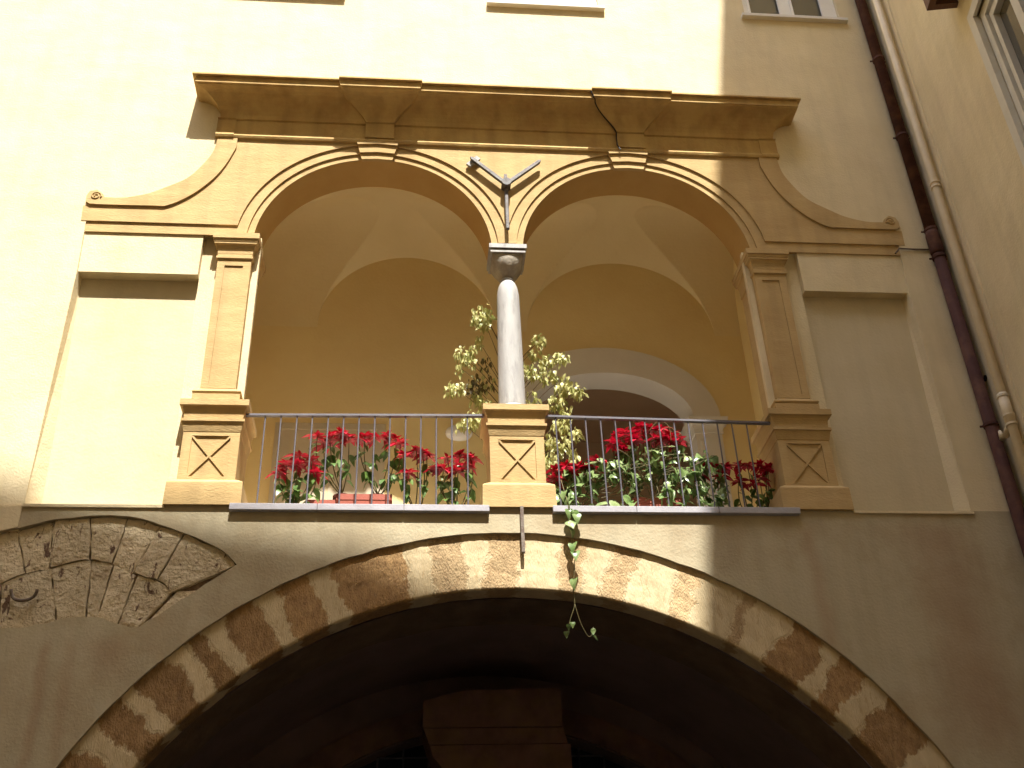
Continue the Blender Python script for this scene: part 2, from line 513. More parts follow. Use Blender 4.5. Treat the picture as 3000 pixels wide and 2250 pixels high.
# niche and strip backs
bm = bmesh.new()
add_plate(bm, [rect(-3.44, -2.205, 5.90, 8.60)], 0.152, 0.17)
finish(bm, "niche_back", M['niche'], BLD)
bm = bmesh.new()
add_plate(bm, [rect(4.148, 5.36, 5.90, 8.60)], 0.142, 0.17)
finish(bm, "niche_back", M['niche'], BLD)
bm = bmesh.new()
add_plate(bm, [rect(-2.205, -1.62, 5.90, 9.13)], 0.112, 0.17)
finish(bm, "wall_strip", M['wall'], BLD)
bm = bmesh.new()
add_plate(bm, [rect(3.56, 4.148, 5.90, 9.13)], 0.112, 0.17)
finish(bm, "wall_strip", M['wall'], BLD)
# splayed jambs
def jamb(xo, xi_top, xi_bot, yb):
    bm = bmesh.new()
    p = [(xo, 0.001, 5.91), (xo, 0.001, 8.562), (xi_top, yb, 8.562), (xi_bot, yb, 5.91)]
    q = [(xo, yb, 5.91), (xo, yb, 8.562)]
    v = [bm.verts.new(a) for a in p + q]
    bm.faces.new([v[0], v[1], v[2], v[3]])
    bm.faces.new([v[0], v[3], v[4]])
    bm.faces.new([v[1], v[5], v[2]])
    bm.faces.new([v[0], v[4], v[5], v[1]])
    bm.faces.new([v[3], v[2], v[5], v[4]])
    finish(bm, "niche_jamb", M['wall'], BLD)
jamb(-3.384, -3.372, -3.285, 0.1515)
jamb(5.294, 5.27, 5.205, 0.1415)
# thin projecting lips under niches
for x0, x1 in ((-3.39, -2.18), (4.125, 5.30)):
    bm = bmesh.new()
    box(bm, x0, x1, -0.036, 0.11, 5.917, 5.943)
    finish(bm, "niche_ledge", M['wall'], BLD)

# ---- loggia arch plates, stepped archivolts
def two_arch_plate(name, xl, xr, zb, zt, r, y0, y1, m):
    lp = [(xl, zb)]
    lp += arc(A1, r, zb)
    lp += arc(A2, r, zb)
    lp += [(xr, zb), (xr, zt), (xl, zt)]
    return plate(name, [lp], y0, y1, m, BLD, back=True)
two_arch_plate("arch_ring", -1.86, 3.80, SPR, 10.46, 1.253, 0.034, 0.475, M['trim'])
# thin inner soffit lining, deeper ochre
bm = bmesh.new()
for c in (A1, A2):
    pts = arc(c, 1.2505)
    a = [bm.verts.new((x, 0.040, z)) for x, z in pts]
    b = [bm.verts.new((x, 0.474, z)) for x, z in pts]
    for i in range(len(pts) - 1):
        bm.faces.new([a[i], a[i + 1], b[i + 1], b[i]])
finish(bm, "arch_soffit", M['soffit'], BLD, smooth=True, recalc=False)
two_arch_plate("archivolt", -1.88, 3.82, 9.085, 10.45, 1.325, 0.015, 0.05, M['trim'])
# spandrel field with scrolled wings
scr_o = [(-2.200, 10.405), (-2.232, 10.194), (-2.353, 9.956), (-2.471, 9.803), (-2.667, 9.675), (-2.845, 9.575), (-3.074, 9.514), (-3.264, 9.512)]
scr_o = [(x, z) for x, z in smoothstep_curve([(a, b, 0) for a, b in scr_o], 5) for _ in (0,)] if False else [(p[0], p[1]) for p in smoothstep_curve([(a, b, 0) for a, b in scr_o], 5)]
scr_i = [(-1.985, 10.30), (-2.075, 10.03), (-2.198, 9.802), (-2.386, 9.583), (-2.606, 9.431), (-2.775, 9.417), (-3.342, 9.412)]
scr_i = [(p[0], p[1]) for p in smoothstep_curve([(a, b, 0) for a, b in scr_i], 5)]
left_edge = [(-3.458, 9.205), (-3.470, 9.405)] + scr_i[::-1] + [(-1.985, 10.47)]
lp = [(-1.865, 9.205)]
# outline: bottom-left, along scroll, top, mirrored, then arches
R3 = 1.435
a1 = arc(A1, R3, 9.205); a2 = arc(A2, R3, 9.205)
# where the two extrados meet
xm = (A1 + A2) / 2
zmeet = ZC + math.sqrt(R3 ** 2 - ((A2 - A1) / 2) ** 2) if R3 > (A2 - A1) / 2 else 9.205
a1c = [p for p in a1 if p[0] < xm - 0.001]
a2c = [p for p in a2 if p[0] > xm + 0.001]
loop = left_edge + mir(left_edge) + a2c[::-1] + [(xm, zmeet)] + a1c[::-1]
plate("spandrel", [loop], -0.005, 0.05, M['trim'], BLD)
# narrow ledge band beneath the wings
plate("string_band", [rect(-3.452, -1.80, 9.075, 9.225)], 0.0125, 0.05, M['trim'], BLD)
plate("string_band", [rect(3.74, 5.355, 9.075, 9.225)], 0.0125, 0.05, M['trim'], BLD)
# scroll strips with volutes
for side in (0, 1):
    tip = [(-3.290, 9.556), (-3.356, 9.611), (-3.428, 9.588), (-3.452, 9.523), (-3.446, 9.446), (-3.40, 9.416)]
    lp = [(-1.985, 10.44), (-2.195, 10.44)] + scr_o + tip + scr_i[::-1][1:]
    if side: lp = mir(lp)
    s = plate("scroll", [lp], -0.026, 0.02, M['trim'], BLD)
    bm = bmesh.new()
    sp_ = []
    for i in range(34):
        t = i / 33
        a = -math.pi * .15 + t * 3.4 * math.pi
        rad = 0.058 * (1 - t * .78)
        x = -3.355 + rad * math.cos(a); z = 9.525 + rad * math.sin(a) * .95
        if side: x = 2 * XM - x
        sp_.append((x, -0.028, z))
    tube(bm, sp_, 0.0085, 6)
    o = finish(bm, "volute", M['trim'], None, smooth=True)
    o.parent = s; o.matrix_parent_inverse = Matrix()

# keystones, stepped
for c in (A1, A2):
    bm = bmesh.new()
    for (ra, rb, y0) in ((1.240, 1.322, 0.004), (1.322, 1.43, -0.018), (1.43, 1.470, -0.040)):
        def hw(r): return 0.168 + (r - 1.24) * 0.27
        lp = []
        for r, s in ((ra, -1), (ra, 0), (ra, 1), (rb, 1), (rb, 0), (rb, -1)):
            a = math.asin(s * hw(r) / r)
            lp.append((c + r * math.sin(a), ZC + r * math.cos(a)))
        add_plate(bm, [lp], y0, 0.05, back=True)
    finish(bm, "keystone", M['trim'], BLD)

# ---- cornice
PROF = [(-0.006, 10.432), (-0.032, 10.437), (-0.042, 10.462), (-0.034, 10.490), (-0.014, 10.500), (-0.014, 10.712), (-0.034, 10.722)]
for i in range(9):                              # cavetto
    t = i / 8 * math.pi / 2
    PROF.append((-0.034 - 0.246 * (1 - math.cos(t)), 10.725 + 0.265 * math.sin(t)))
PROF += [(-0.285, 11.000), (-0.302, 11.003), (-0.302, 11.085), (-0.338, 11.088), (-0.338, 11.108), (0.0, 11.150)]
CH = 3.135                                       # half length at frieze face y = 0
def cornice_mesh(name, prof, xl, xr, off, m, flare=None, parent=BLD):
    bm = bmesh.new()
    rows = []
    n = 24
    for j, (y, z) in enumerate(prof):
        e = flare(z) if flare else -y
        l, r_ = xl - e, xr + e
        row = [bm.verts.new((l, 0.004, z))]
        for i in range(n + 1):
            x = l + (r_ - l) * i / n
            wob = (noise.noise(Vector((x * 1.3, z * 3, 4.2))) * .0035) if 0 < i < n else 0
            row.append(bm.verts.new((x, y - off + wob * .6, z + wob)))
        row.append(bm.verts.new((r_, 0.004, z)))
        rows.append(row)
    for a, b in zip(rows, rows[1:]):
        for i in range(len(a) - 1):
            bm.faces.new([a[i], a[i + 1], b[i + 1], b[i]])
    bm.faces.new(rows[0][::-1])
    return finish(bm, name, m, parent)
cornice_mesh("cornice", PROF, XM - CH, XM + CH, 0, M['trim2'])
def fl(z):
    t = max(0, min(1, (z - 10.715) / 0.30))
    return 0.160 + 0.305 * t ** 1.6
for c, dx in ((A1, 0.02), (A2, 0.05)):
    pr = [(y, z) for y, z in PROF[4:]]
    pr = [(y, z) for y, z in pr[:-1]] + [(0.0, 11.155)]
    cornice_mesh("cornice_block", pr, c + dx, c + dx, 0.034, M['trim2'], flare=fl)
# end piers of the frieze
for sx in (-1, 1):
    cc = XM + sx * (CH - 0.04)
    pr = [(y, z) for y, z in PROF[:7]]
    cornice_mesh("frieze_block", [(y, z) for y, z in pr], cc, cc, 0.012, M['trim2'], flare=lambda z: 0.10)

# ---- pedestals and pilasters
def pedestal(cx, yb, parent, panel=True, dyf=0.0):
    secs = [(5.945, .340, -.052, yb), (6.165, .336, -.050, yb), (6.178, .330, -.045, yb), (6.212, .268, -.008, yb - .05), (6.214, .260, -.004, yb - .05)]
    bm = bmesh.new(); rect_loft(bm, secs, cx)
    top = [(6.705, .258, -.004, yb - .05), (6.71, .262, -.010, yb - .045), (6.80, .280, -.034, yb - .02), (6.805, .292, -.045, yb - .01), (6.832, .292, -.045, yb - .01),
           (6.835, .272, -.022, yb - .03)]
    for i in range(6):
        t = i / 5 * math.pi / 2
        top.append((6.84 + .125 * math.sin(t), .272 + .036 * (1 - math.cos(t)), -.022 - .032 * (1 - math.cos(t)), yb - .02))
    top += [(6.968, .318, -.066, yb), (7.030, .318, -.066, yb)]
    bm2 = bmesh.new(); rect_loft(bm2, top, cx)
    base = finish(bm, "pedestal", M['trim'], parent)
    # die
    bm3 = bmesh.new(); rect_loft(bm3, [(6.214, .2585, .010, yb - .05), (6.705, .2575, .010, yb - .05)], cx)
    x0, x1, z0, z1 = cx - .175, cx + .175, 6.245, 6.668
    add_plate(bm3, [rect(cx - .2585, cx + .2585, 6.214, 6.705), rect(x0, x1, z0, z1)], -.006, .0098)
    die = finish(bm3, "pedestal_die", M['trim'], None)
    cap = finish(bm2, "pedestal_cap", M['trim'], None)
    bm4 = bmesh.new()
    for s in (1, -1):
        a = Vector((cx - s * .172, z0 + .004)); b = Vector((cx + s * .172, z1 - .004))
        d = (b - a).normalized(); nrm = Vector((-d.y, d.x)) * .009
        pl = [tuple(a + nrm), tuple(a - nrm), tuple(b - nrm), tuple(b + nrm)]
        add_plate(bm4, [pl], -.0035 - .0008 * s, .0099)
    cr_ = finish(bm4, "cross_moulding", M['trim'], None)
    for o in (die, cap, cr_):
        o.parent = base; o.matrix_parent_inverse = Matrix()
    return base

CPED = 0.985
for cx, yb in ((-1.850, .56), (CPED, .52), (3.786, .56)):
    pedestal(cx, yb, BLD)

for sgn, cx in ((-1, -1.855), (1, 3.793)):
    yb = .50
    bm = bmesh.new()
    rect_loft(bm, [(7.03, .222, -.020, yb), (7.118, .222, -.020, yb)], cx)
    rect_loft(bm, [(7.121, .205, -.004, yb - .01), (7.128, .222, -.020, yb), (7.142, .229, -.027, yb), (7.158, .222, -.020, yb), (7.180, .180, .018, yb), (7.205, .170, .030, yb)], cx)
    rect_loft(bm, [(7.205, .166, .042, yb), (8.780, .170, .038, yb)], cx)
    add_plate(bm, [[(cx - .166, 7.207), (cx + .166, 7.207), (cx + .170, 8.778), (cx - .170, 8.778)],
                   rect(cx - .095, cx + .092, 7.255, 8.690)], .026, .0375)
    sh = finish(bm, "pilaster", M['trim'], BLD)
    bm = bmesh.new()
    sec = [(8.765, .172, .022, yb), (8.775, .186, .008, yb), (8.80, .186, .008, yb), (8.803, .176, .018, yb), (8.83, .176, .018, yb)]
    for i in range(6):
        t = i / 5 * math.pi / 2
        sec.append((8.835 + .105 * math.sin(t), .178 + .030 * (1 - math.cos(t)), .016 - .032 * (1 - math.cos(t)), yb + .02))
    sec += [(8.943, .216, -.024, yb + .03), (8.965, .216, -.024, yb + .03), (8.967, .222, -.030, yb + .03), (8.998, .226, -.034, yb + .03), (9.000, .236, -.046, yb + .04), (9.068, .236, -.046, yb + .04)]
    rect_loft(bm, sec, cx)
    c_ = finish(bm, "capital", M['trim'], None)
    c_.parent = sh; c_.matrix_parent_inverse = Matrix()

# ---- marble column
CX, CY = 0.975, 0.20
bm = bmesh.new()
prof = [(.128, 7.075), (.136, 7.11), (.135, 7.16)]
for i in range(14):
    t = i / 13
    prof.append((.1345 - .0165 * t ** 1.2, 7.2 + 1.27 * t))
prof += [(.1145, 8.53), (.108, 8.58), (.098, 8.625), (.084, 8.66), (.068, 8.685)]
lathe(bm, prof, CX, CY, 40)
colo = finish(bm, "column", M['marble'], BLD, smooth=True)
bm = bmesh.new()
lathe(bm, [(.205, 7.031), (.218, 7.045), (.205, 7.066), (.180, 7.074), (.168, 7.082), (.168, 7.098), (.150, 7.115), (.138, 7.122)], CX, CY, 40)
b_ = finish(bm, "column_base", M['marble'], None, smooth=True)
bm = bmesh.new()
lathe(bm, [(.060, 8.683), (.076, 8.690), (.080, 8.700), (.076, 8.711), (.062, 8.717)], CX, CY, 32)
n_ = finish(bm, "necking_ring", M['marble'], None, smooth=True)
bm = bmesh.new()
box(bm, CX - .200, CX + .200, CY - .200, CY + .215, 9.012, 9.066)
box(bm, CX - .186, CX + .186, CY - .186, CY + .2, 8.963, 8.992)
box(bm, CX - .172, CX + .172, CY - .172, CY + .185, 8.992, 9.012)
k_ = finish(bm, "abacus", M['marble'], None)
bm = bmesh.new()
rows = []
NS = 48
for j in range(11):
    t = j / 10
    z = 8.717 + (8.963 - 8.717) * t
    rc = .066 + .106 * math.sin(t * math.pi / 2) ** .8
    q = t ** 2.2
    row = []
    for k in range(NS):
        a = 2 * math.pi * k / NS
        c_s, s_s = math.cos(a), math.sin(a)
        sq = 1 / max(abs(c_s), abs(s_s))
        lobe = 1 + .05 * (1 - t) * math.cos(8 * a)
        r_ = rc * (1 - q) * lobe + q * .168 * sq
        row.append(bm.verts.new((CX + r_ * c_s, CY + r_ * s_s, z)))
    rows.append(row)
for a, b in zip(rows, rows[1:]):
    for k in range(NS):
        bm.faces.new([a[k], a[(k + 1) % NS], b[(k + 1) % NS], b[k]])
bm.faces.new(rows[0][::-1]); bm.faces.new(rows[-1])
e_ = finish(bm, "column_capital", M['capstone'], None, smooth=True)
for o in (b_, n_, k_, e_):
    o.parent = colo; o.matrix_parent_inverse = Matrix()

# ---- loggia interior
YB = 1.70
XL, XR = -1.95, 3.98
# back wall with an arched opening
def ell(cx, a, zs, rise, n=36, leg=None):
    pts = [(cx - a * math.cos(math.pi * i / n), zs + rise * math.sin(math.pi * i / n)) for i in range(n + 1)]
    if leg is not None: pts = [(cx - a, leg)] + pts + [(cx + a, leg)]
    return pts
DCX = 2.26
hole = ell(DCX, 1.26, 7.93, .92, leg=5.96)
plate("loggia_back_wall", [[(XL, 5.95)] + hole[:0] + [(hole[0][0], 5.95)] + hole[1:-1] + [(hole[-1][0], 5.95)] + [(XR, 5.95), (XR, 10.9), (XL, 10.9)]], YB, YB + .06, M['inner'], BLD)
lp = [(DCX - 1.30, 7.935)] + ell(DCX, 1.30, 7.935, .955)[1:] + ell(DCX, .985, 7.935, .60)[::-1]
arch_w = plate("door_surround", [lp], YB - .03, YB + .34, M['white'], BLD, back=True)
for sx in (-1, 1):
    c0 = DCX + sx * 1.135
    bm = bmesh.new()
    box(bm, c0 - .155, c0 + .155, YB - .012, YB + .30, 5.95, 7.74)
    rect_loft(bm, [(7.74, .17, YB - .03, YB + .31), (7.77, .17, YB - .03, YB + .31), (7.775, .165, YB - .02, YB + .3), (7.83, .19, YB - .045, YB + .31),
                   (7.835, .21, YB - .065, YB + .32), (7.93, .235, YB - .085, YB + .33)], c0)
    box(bm, c0 - .105, c0 + .105, YB - .024, YB - .013, 6.1, 7.64)
    o = finish(bm, "door_pier", M['white'], None)
    o.parent = arch_w; o.matrix_parent_inverse = Matrix()
# room beyond
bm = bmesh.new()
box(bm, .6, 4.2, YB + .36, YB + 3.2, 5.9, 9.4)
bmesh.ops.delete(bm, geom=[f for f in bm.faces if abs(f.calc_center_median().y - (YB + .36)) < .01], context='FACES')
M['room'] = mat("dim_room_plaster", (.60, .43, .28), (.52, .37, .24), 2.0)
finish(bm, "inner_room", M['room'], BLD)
bm = bmesh.new()
box(bm, DCX - 1.2, DCX + 1.2, YB - .10, YB + .9, 5.949, 5.968)  # unseen dark slab added to cut sunlit floor bounce onto the door arch
M['blocker'] = mat("dark_bounce_blocker", (.14, .135, .13), (.10, .095, .09), 4.0, rough=.6)
finish(bm, "bounce_blocker", M['blocker'], BLD)
# pale recessed door panel on the back wall, left bay
bm = bmesh.new()
add_plate(bm, [rect(-1.52, -.30, 5.95, 7.80), rect(-1.44, -.38, 5.96, 7.72)], YB - .018, YB + .01)
box(bm, -1.44, -.915, YB - .008, YB - .001, 5.96, 7.72)
box(bm, -.905, -.38, YB - .008, YB - .001, 5.96, 7.72)
finish(bm, "double_door", M['door'], BLD)
# end walls, floor
for x in (XL, XR):
    bm = bmesh.new()
    v = [bm.verts.new(p) for p in ((x, .12, 5.9), (x, YB, 5.9), (x, YB, 10.9), (x, .12, 10.9))]
    bm.faces.new(v)
    finish(bm, "loggia_end_wall", M['inner'], BLD)
bm = bmesh.new()
box(bm, XL, XR, .0, YB + 3.2, 5.80, 5.948)
M['floor'] = mat("pale_floor_tiles", (.80, .74, .62), (.76, .69, .56), 3.0, rough=.6)
finish(bm, "loggia_floor", M['floor'], BLD)
bm = bmesh.new()   # inner side of the front wall over the piers
add_plate(bm, [rect(XL, -1.74, 5.95, 10.9)], .476, .50)
add_plate(bm, [rect(3.70, XR, 5.95, 10.9)], .476, .50)
add_plate(bm, [rect(-1.74, 3.70, 10.25, 10.9)], .476, .50)
finish(bm, "loggia_front_inner_wall", M['inner'], BLD)
# groin vault
def vault_h(x, y):
    v = (y - .475) / (YB - .475)
    hb = 9.12 + 1.42 * math.sqrt(max(0, 1 - (2 * v - 1) ** 2))
    h = hb
    k = v * v * (3 - 2 * v)
    for (ca, cb, ab) in ((A1, -.085, 1.06), (A2, 2.50, 1.15)):
        c = ca + (cb - ca) * k
        a = 1.30 + (ab - 1.30) * k
        u = (x - c) / a
        if abs(u) < 1:
            sp = 8.97 + (9.12 - 8.97) * k
            rise = (10.285 + (10.20 - 10.285) * k) - sp + .33 * math.sin(math.pi * v)
            h = max(h, sp + rise * math.sqrt(1 - u * u))
    return h
bm = bmesh.new()
NX, NY = 420, 64
grid = []
for j in range(NY + 1):
    v = .5 - .5 * math.cos(math.pi * j / NY)
    y = .475 + (YB - .475) * v
    grid.append([bm.verts.new((XL + (XR - XL) * i / NX, y, vault_h(XL + (XR - XL) * i / NX, y))) for i in range(NX + 1)])
for j in range(NY):
    for i in range(NX):
        bm.faces.new([grid[j][i], grid[j + 1][i], grid[j + 1][i + 1], grid[j][i + 1]])
finish(bm, "groin_vault", M['vault'], BLD, smooth=False, recalc=False)

# sill slabs
for x0, x1 in ((-1.605, .705), (1.285, 3.60)):
    bm = bmesh.new()
    n = 12
    for i in range(3):
        a = x0 + (x1 - x0) * i / 3 + (.0015 if i else 0); b = x0 + (x1 - x0) * (i + 1) / 3 - (.0015 if i < 2 else 0)
        box(bm, a, b, -.072, .12, 5.888, 5.952)
    bmesh.ops.bevel(bm, geom=[e for e in bm.edges], offset=.004, segments=1, affect='EDGES')
    finish(bm, "sill_slab", M['sill'], BLD)

# ---- lower wall with archway and the pocket that bares the old arch
BCX = 0.88
def circ(cx, zc, r, z0, n):
    a = math.asin((z0 - zc) / r)
    return [(cx + r * math.cos(math.pi - a - (math.pi - 2 * a) * i / n), zc + r * math.sin(math.pi - a - (math.pi - 2 * a) * i / n)) for i in range(n + 1)]
EXC = circ(BCX, 1.508, 4.196, 1.52, 110)
def jag(pts, amp, f, seed):
    return [(x + amp * noise.noise(Vector((x * f, z * f, seed))), z + amp * noise.noise(Vector((x * f, z * f, seed + 9)))) for x, z in pts]
EXJ = jag(EXC, .012, 6, 1.0)
old_ex = [(-4.35, 4.95), (-4.22, 5.20), (-3.95, 5.48), (-3.53, 5.678), (-3.37, 5.718), (-3.139, 5.792), (-2.915, 5.823), (-2.667, 5.846), (-2.41, 5.827), (-2.134, 5.743), (-1.856, 5.635), (-1.632, 5.52), (-1.492, 5.388)]
old_mid = [(-4.02, 4.85), (-3.72, 5.08), (-3.435, 5.226), (-3.252, 5.315), (-3.058, 5.36), (-2.905, 5.412), (-2.73, 5.441), (-2.533, 5.396), (-2.334, 5.306), (-2.141, 5.251), (-2.015, 5.156)]
old_in = [(-3.8, 4.72), (-3.6, 4.80), (-3.351, 4.822), (-3.156, 4.829), (-2.967, 4.869), (-2.777, 4.916), (-2.577, 4.911), (-2.418, 4.857), (-2.242, 4.82)]
cv = lambda P, n=6: [(p[0], p[1]) for p in smoothstep_curve([(a, b, 0) for a, b in P], n)]
oex, omid, oin = cv(old_ex), cv(old_mid), cv(old_in)
pocket = jag(oex, .006, 8, 3) + jag([(-1.52 - .72 * t, 5.37 - .55 * t) for t in (.1, .2, .3, .4, .5, .6, .7, .8, .9)], .02, 9, 5) + jag(oin[::-1], .014, 7, 6)
lw = [(-9, 0), (BCX - 4.196, 0)] + EXJ + [(BCX + 4.196, 0), (5.90, 0), (5.90, 5.952), (-3.386, 5.952), (-3.386, 5.72), (-9, 5.72)]
# joint sequence kept counter-clockwise
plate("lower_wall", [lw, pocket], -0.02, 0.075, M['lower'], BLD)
bm = bmesh.new()
add_plate(bm, [rect(-4.6, -1.4, 4.6, 5.9)], .058, .07)
finish(bm, "old_arch_backing", M['olddark'], BLD)
# upper-left plaster skirt proud of lower wall
plate("wall_skirt", [[(-9, 5.36), (-4.3, 5.36), (-3.95, 5.60), (-3.55, 5.682), (-3.386, 5.725), (-3.386, 5.93), (-9, 5.93)]], -.030, .0, M['wall'], BLD)

def along(P, x):
    for (a, b) in zip(P, P[1:]):
        if (a[0] - x) * (b[0] - x) <= 0 and a[0] != b[0]:
            t = (x - a[0]) / (b[0] - a[0]); return a[1] + (b[1] - a[1]) * t
    return P[-1][1] if x > P[-1][0] else P[0][1]

def stone_quad(name, c00, c10, c11, c01, Pt, Pb, seed, m, y=.012, nx=16, nz=12, gap=.0035, rough=.008):
    """a rough stone between the curves Pt (top) and Pb (bottom)"""
    bm = bmesh.new()
    rows = []
    for j in range(nz + 1):
        v = j / nz
        row = []
        for i in range(nx + 1):
            u = i / nx
            xt = c01 + (c11 - c01) * u; xb = c00 + (c10 - c00) * u
            top = Vector((xt, along(Pt, xt))); bot = Vector((xb, along(Pb, xb)))
            p = bot.lerp(top, v)
            du = (.5 - u); 
            e = min(u, 1 - u) * nx; f = min(v, 1 - v) * nz
            edge = min(e, f)
            wob = noise.noise(Vector((p.x * 9, p.y * 9, seed))) * .012
            g = gap + abs(noise.noise(Vector((p.x * 5, p.y * 5, seed + 3)))) * .006
            if i == 0: p.x += g
            if i == nx: p.x -= g
            if j == 0: p.y += g
            if j == nz: p.y -= g * .6
            yy = y + noise.noise(Vector((p.x * 3, p.y * 3, seed * 1.7))) * rough + noise.noise(Vector((p.x * 14, p.y * 14, seed))) * rough * .55
            if edge < 1: yy += .004
            row.append(bm.verts.new((p.x + wob, yy, p.y + wob)))
        rows.append(row)
    for a, b in zip(rows, rows[1:]):
        for i in range(nx):
            bm.faces.new([a[i], a[i + 1], b[i + 1], b[i]])
    rim = rows[0] + [r_[-1] for r_ in rows[1:]] + rows[-1][::-1][1:] + [r_[0] for r_ in rows[::-1]][1:-1]
    bk = [bm.verts.new((v.co.x, .06, v.co.z)) for v in rim]
    n = len(rim)
    for i in range(n):
        bm.faces.new([rim[i], rim[(i + 1) % n], bk[(i + 1) % n], bk[i]])
    return finish(bm, name, m, BLD, smooth=False)
JO = [(-4.34, -4.02), (-3.86, -3.62), (-3.40, -3.25), (-3.10, -3.06), (-2.80, -2.74), (-2.48, -2.55), (-2.19, -2.36), (-1.98, -2.15), (-1.50, -1.99)]
for k, (a, b) in enumerate(zip(JO, JO[1:])):
    stone_quad("old_stone", a[1], b[1], b[0], a[0], oex, omid, 11 + k * 3.1, M['old'], y=.006 + .006 * (k % 3))
JI = [(-4.0, -3.8), (-3.43, -3.38), (-3.05, -2.92), (-2.73, -2.69), (-2.54, -2.60), (-2.33, -2.42), (-2.01, -2.25)]
for k, (a, b) in enumerate(zip(JI, JI[1:])):
    stone_quad("old_stone", a[1], b[1], b[0], a[0], omid, oin, 51 + k * 2.3, M['old'], y=.016 + .005 * (k % 2), rough=.006)
# small wedge stones filling the right hand skew
P1 = [(-2.02, 5.15), (-1.80, 5.17), (-1.55, 5.32)]
P2 = [(-2.24, 4.84), (-1.98, 4.99), (-1.62, 5.28)]
stone_quad("old_stone", -2.20, -1.72, -1.62, -1.98, P1, P2, 77.7, M['old'], y=.02, nx=10, nz=5)

# ---- voussoirs of the great arch: alternating bared tufa and limewash
def ring_pt(th, s):
    """th angle from the crown (deg), s 0 = extrados .. 1 = intrados"""
    t = R(th)
    d = Vector((math.sin(t), math.cos(t)))
    o = Vector((BCX, 1.45))
    # hit outer circle (centre z 1.508 r 4.196) and inner circle (centre z 1.40 r 3.78, x .89)
    def hit(c, r):
        oc = o - c; b = oc.dot(d); return -b + math.sqrt(b * b - oc.dot(oc) + r * r)
    a = hit(Vector((BCX, 1.508)), 4.215); b = hit(Vector((.89, 1.40)), 3.78)
    return o + d * (a + (b - a) * s)
segs = [(-82, -76, 'b'), (-73, -66, 'b'), (-62.5, -54.8, 'b'), (-52.6, -48.2, 'b'), (-46.9, -42.0, 'b'), (-40.4, -37.2, 'b'), (-35.6, -30.6, 'b'), (-29.0, -24.2, 'b'), (-22.2, -12.9, 'b'), (-10.2, -5.6, 's'), (-3.5, 1.4, 's'),
        (6.0, 9.6, 's'), (12.4, 16.2, 's'), (21.0, 24.6, 's'), (29.2, 31.6, 's'), (35.4, 41.0, 'b'), (42.6, 47.0, 'b'), (49.0, 56.0, 'b'), (59, 64, 'b'), (68, 75, 'b'), (79, 84, 'b')]
def bound(th0, seed, s, amp=1.1):
    return th0 + amp * noise.noise(Vector((seed, s * 1.6, 0))) + .65 * noise.noise(Vector((seed, s * 6, 5))) + .22 * noise.noise(Vector((seed, s * 17, 9)))
def vous(name, ta, tb, sa, sb, m, y, rgh, pit):
    bm = bmesh.new()
    nF, nS = 24, 5
    nT = max(6, int((tb - ta) / .28))
    rows = []
    lay = bm.verts.layers.float.new("edge")
    for j in range(nF + nS + 1):
        s = min(1, j / nF)
        row = []
        sp = s if j <= nF else 1 + (j - nF) / nS * 1.6
        a, b = bound(ta, sa, sp), bound(tb, sb, sp)
        for i in range(nT + 1):
            th = a + (b - a) * i / nT
            p = ring_pt(th, s)
            nz = rgh * noise.noise(Vector((p.x * 7, p.y * 7, j * .3))) + pit * noise.noise(Vector((p.x * 22, p.y * 22, j * .8)))
            if j < nF:
                v = Vector((p.x, y + nz, p.y))
            else:
                dep = (j - nF) / nS
                c = Vector((p.x - BCX, p.y - 1.45)).normalized()
                q = p + c * (nz * .7 + (y - .013) * .6)
                v = Vector((q.x, y + dep * (.22 - y), q.y))
                if j == nF: v.y += .006
            nv = bm.verts.new(v)
            nv[lay] = R(min(i, nT - i) / nT * (b - a)) * 4.0
            row.append(nv)
        rows.append(row)
    for a, b in zip(rows, rows[1:]):
        for i in range(nT):
            bm.faces.new([a[i], a[i + 1], b[i + 1], b[i]])
    for col in (0, -1):           # skirts
        prev = None
        for r_ in rows:
            v0 = r_[col]; v = bm.verts.new(v0.co)
            j = rows.index(r_)
            if j < nF: w = bm.verts.new((v.co.x, v.co.y + .05, v.co.z))
            else:
                c = Vector((v.co.x - BCX, v.co.z - 1.45)).normalized() * .05
                w = bm.verts.new((v.co.x + c.x, v.co.y + .03, v.co.z + c.y))
            if prev: bm.faces.new([prev[0], v, w, prev[1]])
            prev = (v, w)
    o = finish(bm, name, m, BLD, smooth=True)
    return o
prev_t, prev_s = -86.0, 900.0
for k, (a, b, kind) in enumerate(segs):
    sa, sb = k * 7.3 + 1, k * 7.3 + 4
    vous("voussoir", prev_t, a, prev_s, sa, M['mortar'], .012, .004, .002)
    vous("voussoir", a, b, sa, sb, M['tufa'] if kind == 'b' else M['speck'], .0145 if kind == 'b' else .013, .004, .0035)
    prev_t, prev_s = b, sb
vous("voussoir", prev_t, 86, prev_s, 955.0, M['mortar'], .012, .004, .002)

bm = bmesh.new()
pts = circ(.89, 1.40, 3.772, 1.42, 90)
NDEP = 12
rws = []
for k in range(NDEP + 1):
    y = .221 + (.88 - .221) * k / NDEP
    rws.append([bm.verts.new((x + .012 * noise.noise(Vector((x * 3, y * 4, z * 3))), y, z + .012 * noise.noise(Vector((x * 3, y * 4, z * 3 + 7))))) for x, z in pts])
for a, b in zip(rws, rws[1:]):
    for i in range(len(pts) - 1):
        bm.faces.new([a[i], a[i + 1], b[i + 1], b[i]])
M['darksoffit'] = mat("dark_brown_soffit", (.20, .135, .085), (.14, .09, .055), 3.5, bump=.8, bscale=30, c3=(.09, .055, .035), s3=2.5, w3=.6)  # rear soffit coloured darker brown than the front ring
finish(bm, "archway_soffit", M['darksoffit'], BLD, smooth=True, recalc=False)

